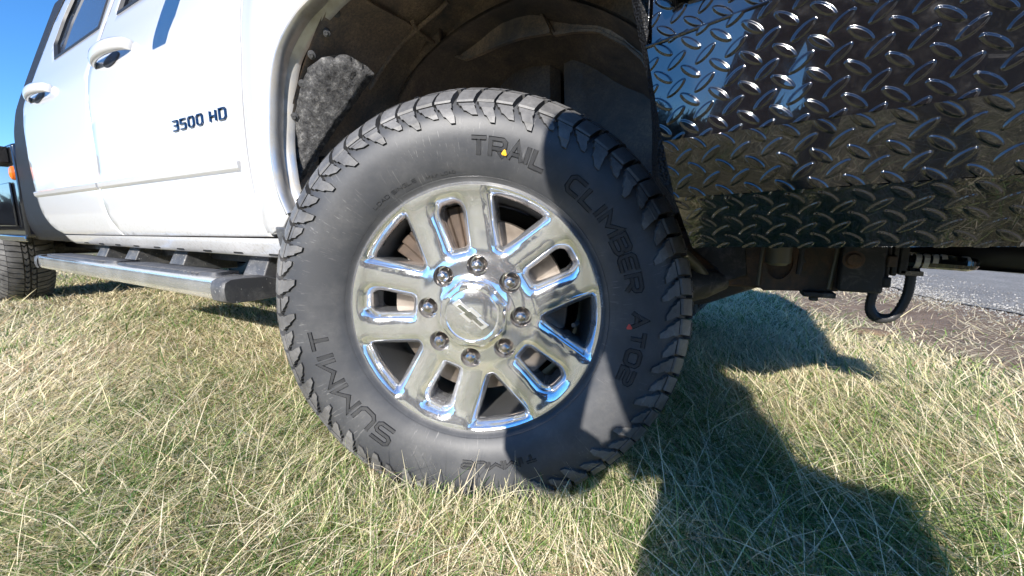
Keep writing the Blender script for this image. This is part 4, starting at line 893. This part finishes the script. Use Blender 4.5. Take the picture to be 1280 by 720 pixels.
def grass_patch(name, n, a0, a1, dmin, dmax, dk, seg, label):
    x, y, d = sample_ground(n, a0, a1, dmin, dmax, dk); k = keep(x, y); x, y, d = x[k], y[k], d[k]; n = len(x); g = patchy(x, y)
    g = g+.45*sst((x-.05)/.5)*sst((1.1-y)/.7)-.25*sst((-x-.6)/1.6)-.30*sst((x-.9)/.8)      # greener by the wheel, strawy towards the road
    u = rng.random(n); kind = np.where(u < .52, 0, np.where(u < .925, 1, 2))                 # thatch, upright, long
    green = rng.random(n) < np.select([kind == 0, kind == 1], [.06+.16*g, .26+.36*g], .14+.30*g)
    tint = np.where(green, np.clip(rng.normal(.17, .14, n), 0, .5), np.clip(rng.normal(.73, .13, n), .42, 1.))
    flow = 2.2*np.sin(x*1.7+.9*np.sin(y*2.1))+1.9*np.cos(y*1.5-.7*x); az = flow+rng.normal(0, 1.1, n); az = np.where(rng.random(n) < .35, rng.uniform(0, 6.283, n), az)
    L = np.select([kind == 0, kind == 1], [rng.uniform(.03, .12, n), rng.uniform(.02, .085, n)], rng.uniform(.09, .20, n))*(.8+.35*g)
    th = np.select([kind == 0, kind == 1], [rng.uniform(1.15, 1.58, n), rng.uniform(.3, 1.35, n)], rng.uniform(.7, 1.4, n)); cur = np.select([kind == 0, kind == 1], [rng.uniform(-.2, .5, n), rng.uniform(0, 1.3, n)], rng.uniform(.1, 1.2, n))
    sh = (d < .5); L = np.where(sh, L*.7, L); wd = rng.uniform(.0010, .0027, n)*np.maximum(1., d/1.1)**.8
    grow(name, x, y, L, wd, az, th, cur, rng.uniform(-1, 1, n), tint, seg, label, 'grass')
AC = math.pi/2+YAW
grass_patch('grass', 390000, AC-1.02, AC+1.0, .42, 10., 1.0, 3, 'dry straw and green grass matted round the wheel and under the truck')
grass_patch('meadow_grass', 40000, AC+1.0, AC+2*math.pi-1.02, .35, 8., 1.0, 3, 'short dry grass around and behind the photographer')
# a fringe of longer stalks standing against the tyre
n = 1300; lx = rng.uniform(-.34, .38, n); ly = -.028-.11*rng.random(n); grow('grass_fringe', lx*ca-ly*sa, lx*sa+ly*ca, rng.uniform(.035, .085, n)*np.where(rng.random(n) < .05, 1.9, 1.), rng.uniform(.0011, .0022, n), rng.uniform(0, 6.28, n), rng.uniform(.05, .7, n), rng.uniform(-.2, .6, n), rng.uniform(-1, 1, n), np.where(rng.random(n) < .5, rng.uniform(.1, .35, n), rng.uniform(.55, .8, n)), 5, 'thin stalks standing in front of the tyre', 'grass')
# loose straw lying on the dirt verge
n = 12000; y = rng.uniform(-1, 7, n); x = verge_x(y)-.15+rng.random(n)*(road_e(y)-verge_x(y)+.2); k = (np.sin(x*7+y*3)+np.sin(y*5-x*2)+.6*np.sin(x*19-y*11)) > -.5; x, y = x[k], y[k]; n = len(x)
grow('loose_straw', x, y, rng.uniform(.04, .17, n), rng.uniform(.0016, .0032, n), rng.uniform(0, 6.28, n), rng.uniform(1.1, 1.62, n), rng.uniform(-.2, .4, n), rng.uniform(-1, 1, n), np.where(rng.random(n) < .93, np.clip(rng.normal(.76, .1, n), .5, 1), .15), 3, 'loose pale straw scattered over the dirt verge', 'straw', .034, .038)
# gravel along the broken asphalt edge
st = []
for k in range(5):
    bm = bmesh.new(); bmesh.ops.create_icosphere(bm, subdivisions=1, radius=1)
    for v in bm.verts: v.co *= rng.uniform(.7, 1.15); v.co.z *= .7
    me = bpy.data.meshes.new('stone'); bm.to_mesh(me); bm.free(); me.materials.append(M['gravel']); st.append(bpy.data.objects.new('stone', me))
CR = collect('gravel_stones', st); P = []; RT = []; SC = []; IX = []
for k in range(9000):
    y = rng.uniform(1.2, 7.5); d = rng.normal(.06, .14) if rng.random() < .75 else rng.uniform(-.5, .8); x = road_edge(y)+d
    P.append((x, y, .043 if d > 0 else .033)); RT.append(tuple(rng.uniform(0, 6.28, 3))); SC.append(rng.uniform(.003, .009)*(1. if d > -.15 else .8)); IX.append(int(rng.integers(0, 5)))
scatter('gravel', CR, P, RT, SC, IX, 'gravel', 'loose grey gravel along the broken road edge', 'gravel')
# one flat stone on the verge
bm = bmesh.new(); bmesh.ops.create_icosphere(bm, subdivisions=2, radius=1)
for v in bm.verts: v.co = Vector((v.co.x*.085*(1+.15*math.sin(v.co.y*5)), v.co.y*.06*(1+.12*math.sin(v.co.x*6)), max(-.4, v.co.z)*.022))
me = bpy.data.meshes.new('flat_stone'); bm.to_mesh(me); bm.free(); me.materials.append(M['dirt']); o = bpy.data.objects.new('flat_stone', me); COL.objects.link(o); o.location = (1.05, 2.05, .038); tag(o, 'flat pale stone lying on the brown dirt verge', 'stone')
# bare wood far behind the photographer, raised on the right to darken bumper reflections
V = []; F = []
for k in range(16000):
    a = rng.uniform(math.pi*1.02, math.pi*1.98); az_ = math.cos(a); d = rng.uniform(60, 84); cx, cy = d*math.cos(a), d*math.sin(a); hmax = (6.5+2.5*math.sin(a*23)+1.5*math.sin(a*57))*(1-.72*smoothstep((-.25-az_)/.4))+14*smoothstep((az_-.06)/.10)*smoothstep((.75-az_)/.2); z = hmax*rng.random()**1.1; l = rng.uniform(.9, 2.6); ww = rng.uniform(.1, .5); t = rng.normal(0, .5); n0 = len(V)
    ux, uy = -math.sin(a), math.cos(a); V += [(cx-ux*ww, cy-uy*ww, z), (cx+ux*ww, cy+uy*ww, z), (cx+ux*t*l, cy+uy*t*l, z+l)]; F.append((n0, n0+1, n0+2))
for k in range(12000):  # tall dense stand added to keep bright sky out of the upper plate
    a = math.acos(rng.uniform(.07, .64)); a = -a; d = rng.uniform(62, 80); cx, cy = d*math.cos(a), d*math.sin(a); z = (24+2*math.sin(a*31)+1.5*math.sin(a*77))*rng.random(); l = rng.uniform(1., 2.6); ww = rng.uniform(.3, 1.1); t = rng.normal(0, .6); n0 = len(V)
    ux, uy = -math.sin(a), math.cos(a); V += [(cx-ux*ww, cy-uy*ww, z), (cx+ux*ww, cy+uy*ww, z), (cx+ux*t*l, cy+uy*t*l, z+l)]; F.append((n0, n0+1, n0+2))
tag(mesh_obj('far_wood', V, F, 'bark_brown', None, False), 'brown leafless wood far across the field, raised on the right to darken reflections', 'wood', None, 'stuff')

# ------------------------------------------------------------------ the photographer, whose shadow falls on the wheel
def skin_body(name, verts, edges, mat, parent, sub=2, root=0):
    me = bpy.data.meshes.new(name); me.from_pydata([v[:3] for v in verts], edges, []); o = bpy.data.objects.new(name, me); COL.objects.link(o); o.parent = parent
    o.modifiers.new('skin', 'SKIN'); sv = me.skin_vertices[0].data if me.skin_vertices else None
    if sv is None:
        bm = bmesh.new(); bm.from_mesh(me); bm.verts.layers.skin.verify(); bm.to_mesh(me); bm.free(); sv = me.skin_vertices[0].data
    for i, v in enumerate(verts): r = v[3]; sv[i].radius = r if isinstance(r, tuple) else (r, r); sv[i].use_root = (i == root)
    s = o.modifiers.new('sub', 'SUBSURF'); s.levels = sub; s.render_levels = sub
    me.materials.append(M[mat]); return o
ph = empty('person', (.75, -1.18, 0)); tag(ph, 'person in dark red jacket bending down with a camera', 'person')
O = Vector((.75, -1.18, 0))
def rel(L): return [(x-O.x, y-O.y, z-O.z, r) for x, y, z, r in L]
body = [(.82, -1.20, .86, (.155, .155)), (.68, -1.12, .90, .18), (.59, -1.06, 1.03, .185), (.52, -1.02, 1.12, .14), (.49, -1.00, 1.15, .075), (.455, -.985, 1.175, .06),
        (.43, -1.0, 1.09, .082), (.345, -.965, .88, .064), (.290, -.93, .655, .088), (.345, -.82, .585, .078), (.375, -.735, .580, .036),
        (.715, -.99, 1.0, .085), (.76, -.93, .86, .060), (.765, -.87, .715, .054), (.64, -.79, .64, .046), (.495, -.725, .583, .034)]
bed_ = [(0, 1), (1, 2), (2, 3), (3, 4), (4, 5), (3, 6), (6, 7), (7, 8), (8, 9), (9, 10), (2, 11), (11, 12), (12, 13), (13, 14), (14, 15)]
skin_body('jacket', rel(body), bed_, 'jacket', ph)
legs = [(.82, -1.20, .84, .14), (.73, -1.15, .79, .13), (.640, -1.07, .66, .125), (.585, -.99, .50, .095), (.575, -1.06, .30, .08), (.575, -1.14, .10, .06),
        (.89, -1.20, .76, .11), (.91, -1.15, .62, .09), (.915, -1.09, .47, .078), (.92, -1.17, .28, .068), (.925, -1.26, .10, .058)]
skin_body('trousers', rel(legs), [(0, 1), (1, 2), (2, 3), (3, 4), (4, 5), (0, 6), (6, 7), (7, 8), (8, 9), (9, 10)], 'trousers', ph)
for fx, fy in ((.575, -1.14), (.925, -1.26)):
    skin_body('boot', rel([(fx, fy-.05, .055, .05), (fx, fy, .06, .055), (fx-.01, fy+.08, .045, .048), (fx-.02, fy+.16, .035, .036)]), [(0, 1), (1, 2), (2, 3)], 'boot', ph)
# head with cap
hd = empty('head_pivot', (0, 0, 0), 0, ph)
bm = bmesh.new(); bmesh.ops.create_uvsphere(bm, u_segments=32, v_segments=24, radius=1)
for v in bm.verts:
    x, y, z = v.co; fr_ = max(0, y); jaw = 1-.28*smoothstep((-z-.1)/.9); v.co = Vector((x*.078*jaw, (y*.098-.006*(z < -.3))*(.9 if z < -.2 else 1), z*.118))
    if abs(x) < .22 and y > .5 and -.30 < z < .15: v.co.y += .022*(1-abs(x)/.22)*(1-abs(z+.10)/.26 if abs(z+.10) < .26 else 0)
    if abs(abs(x)-.38) < .16 and y > .5 and -.02 < z < .22: v.co.y -= .008
    if abs(x) < .3 and y > .4 and -.55 < z < -.42: v.co.y += .005
me = bpy.data.meshes.new('head'); bm.to_mesh(me); bm.free(); me.polygons.foreach_set('use_smooth', [True]*len(me.polygons)); me.materials.append(M['skin']); ho = bpy.data.objects.new('head', me); COL.objects.link(ho); ho.parent = ph
HM = Vector((.435, -.985, 1.20))-O; ho.location = HM; ho.rotation_euler = (R_(-28), R_(-18), R_(12))
m = MB()
for s in (-1, 1): m.lathe([(0, .094), (.006, .0935), (.010, .088)], 12)
V = []
bm = bmesh.new(); bmesh.ops.create_uvsphere(bm, u_segments=28, v_segments=16, radius=1)
for v in list(bm.verts):
    v.co = Vector((v.co.x*.112, v.co.y*.122-.014, v.co.z*.118+.028))
bmesh.ops.delete(bm, geom=[v for v in bm.verts if v.co.z < -.02 and v.co.y > .0 or v.co.z < -.06], context='VERTS')
me = bpy.data.meshes.new('hood'); bm.to_mesh(me); bm.free(); me.polygons.foreach_set('use_smooth', [True]*len(me.polygons)); me.materials.append(M['jacket']); c_ = bpy.data.objects.new('hood', me); COL.objects.link(c_); c_.parent = ho
for s in (-1, 1):
    m = MB(); m.lathe([(0, -.004), (.006, -.0035), (.009, .0), (.0095, .004)], 14); e_ = m.build('eye', 'eye_white', ho); e_.location = (s*.030, .087, .006)
    m = MB(); m.tube([(s*.076, -.01, -.03), (s*.084, -.016, .0), (s*.078, -.012, .03)], [.008, .012, .008], 8); m.build('ear', 'skin', ho)
bpy.data.objects.remove(hd)
# hands round the camera body
cdir = fwd; cr = r2; cu = u2; CC = CAM-cdir*.105
def cw(a, b_, c): return CC+cr*a+cu*b_+cdir*c
for s in (-1, 1):
    wr = Vector((.375, -.735, .585)) if s < 0 else Vector((.495, -.725, .583)); palm = cw(s*.078, -.01, .0); V = [(*wr, .027), (*(wr*.4+palm*.6), .028), (*palm, .026)]; E = [(0, 1), (1, 2)]
    for f in range(4):
        n = len(V); b0 = cw(s*.078, .028-f*.019, .018); b1 = cw(s*.070, .030-f*.019, .040); b2 = cw(s*.050, .030-f*.019, .050+.002*f); V += [(*b0, .0095), (*b1, .0088), (*b2, .0078)]; E += [(2, n), (n, n+1), (n+1, n+2)]
    n = len(V); V += [(*cw(s*.070, .012, -.030), .011), (*cw(s*.050, .022, -.040), .0095)]; E += [(2, n), (n, n+1)]
    skin_body('hand', rel(V), E, 'skin', ph, 2)
dc = empty('photo_camera', CC); tag(dc, 'black photo camera held low by the person', 'camera'); dc.matrix_world = Matrix(((cr.x, cu.x, -cdir.x, CC.x), (cr.y, cu.y, -cdir.y, CC.y), (cr.z, cu.z, -cdir.z, CC.z), (0, 0, 0, 1)))
m = MB(); m.box(-.062, .062, -.045, .04, -.022, .028); m.build('camera_body', 'camera_black', dc, True, bevel=.008)
m = MB(); m.add([(-.025, .04, -.02), (.025, .04, -.02), (.025, .04, .025), (-.025, .04, .025), (-.016, .064, -.016), (.016, .064, -.016), (.016, .064, .02), (-.016, .064, .02)], [(0,1,5,4),(1,2,6,5),(2,3,7,6),(3,0,4,7),(4,5,6,7)]); m.build('prism_housing', 'camera_black', dc)
m = MB(); m.tube([(0, 0, -.02), (0, 0, -.035), (0, 0, -.036), (0, 0, -.075)], [.033, .033, .036, .038], 28); m.build('lens', 'camera_black', dc)
m = MB(); m.lathe([(0, .0), (.02, .002), (.032, .007)], 24); g_ = m.build('front_element', 'lens_glass', dc); g_.rotation_euler = (R_(90), 0, 0); g_.location = (0, 0, -.083)
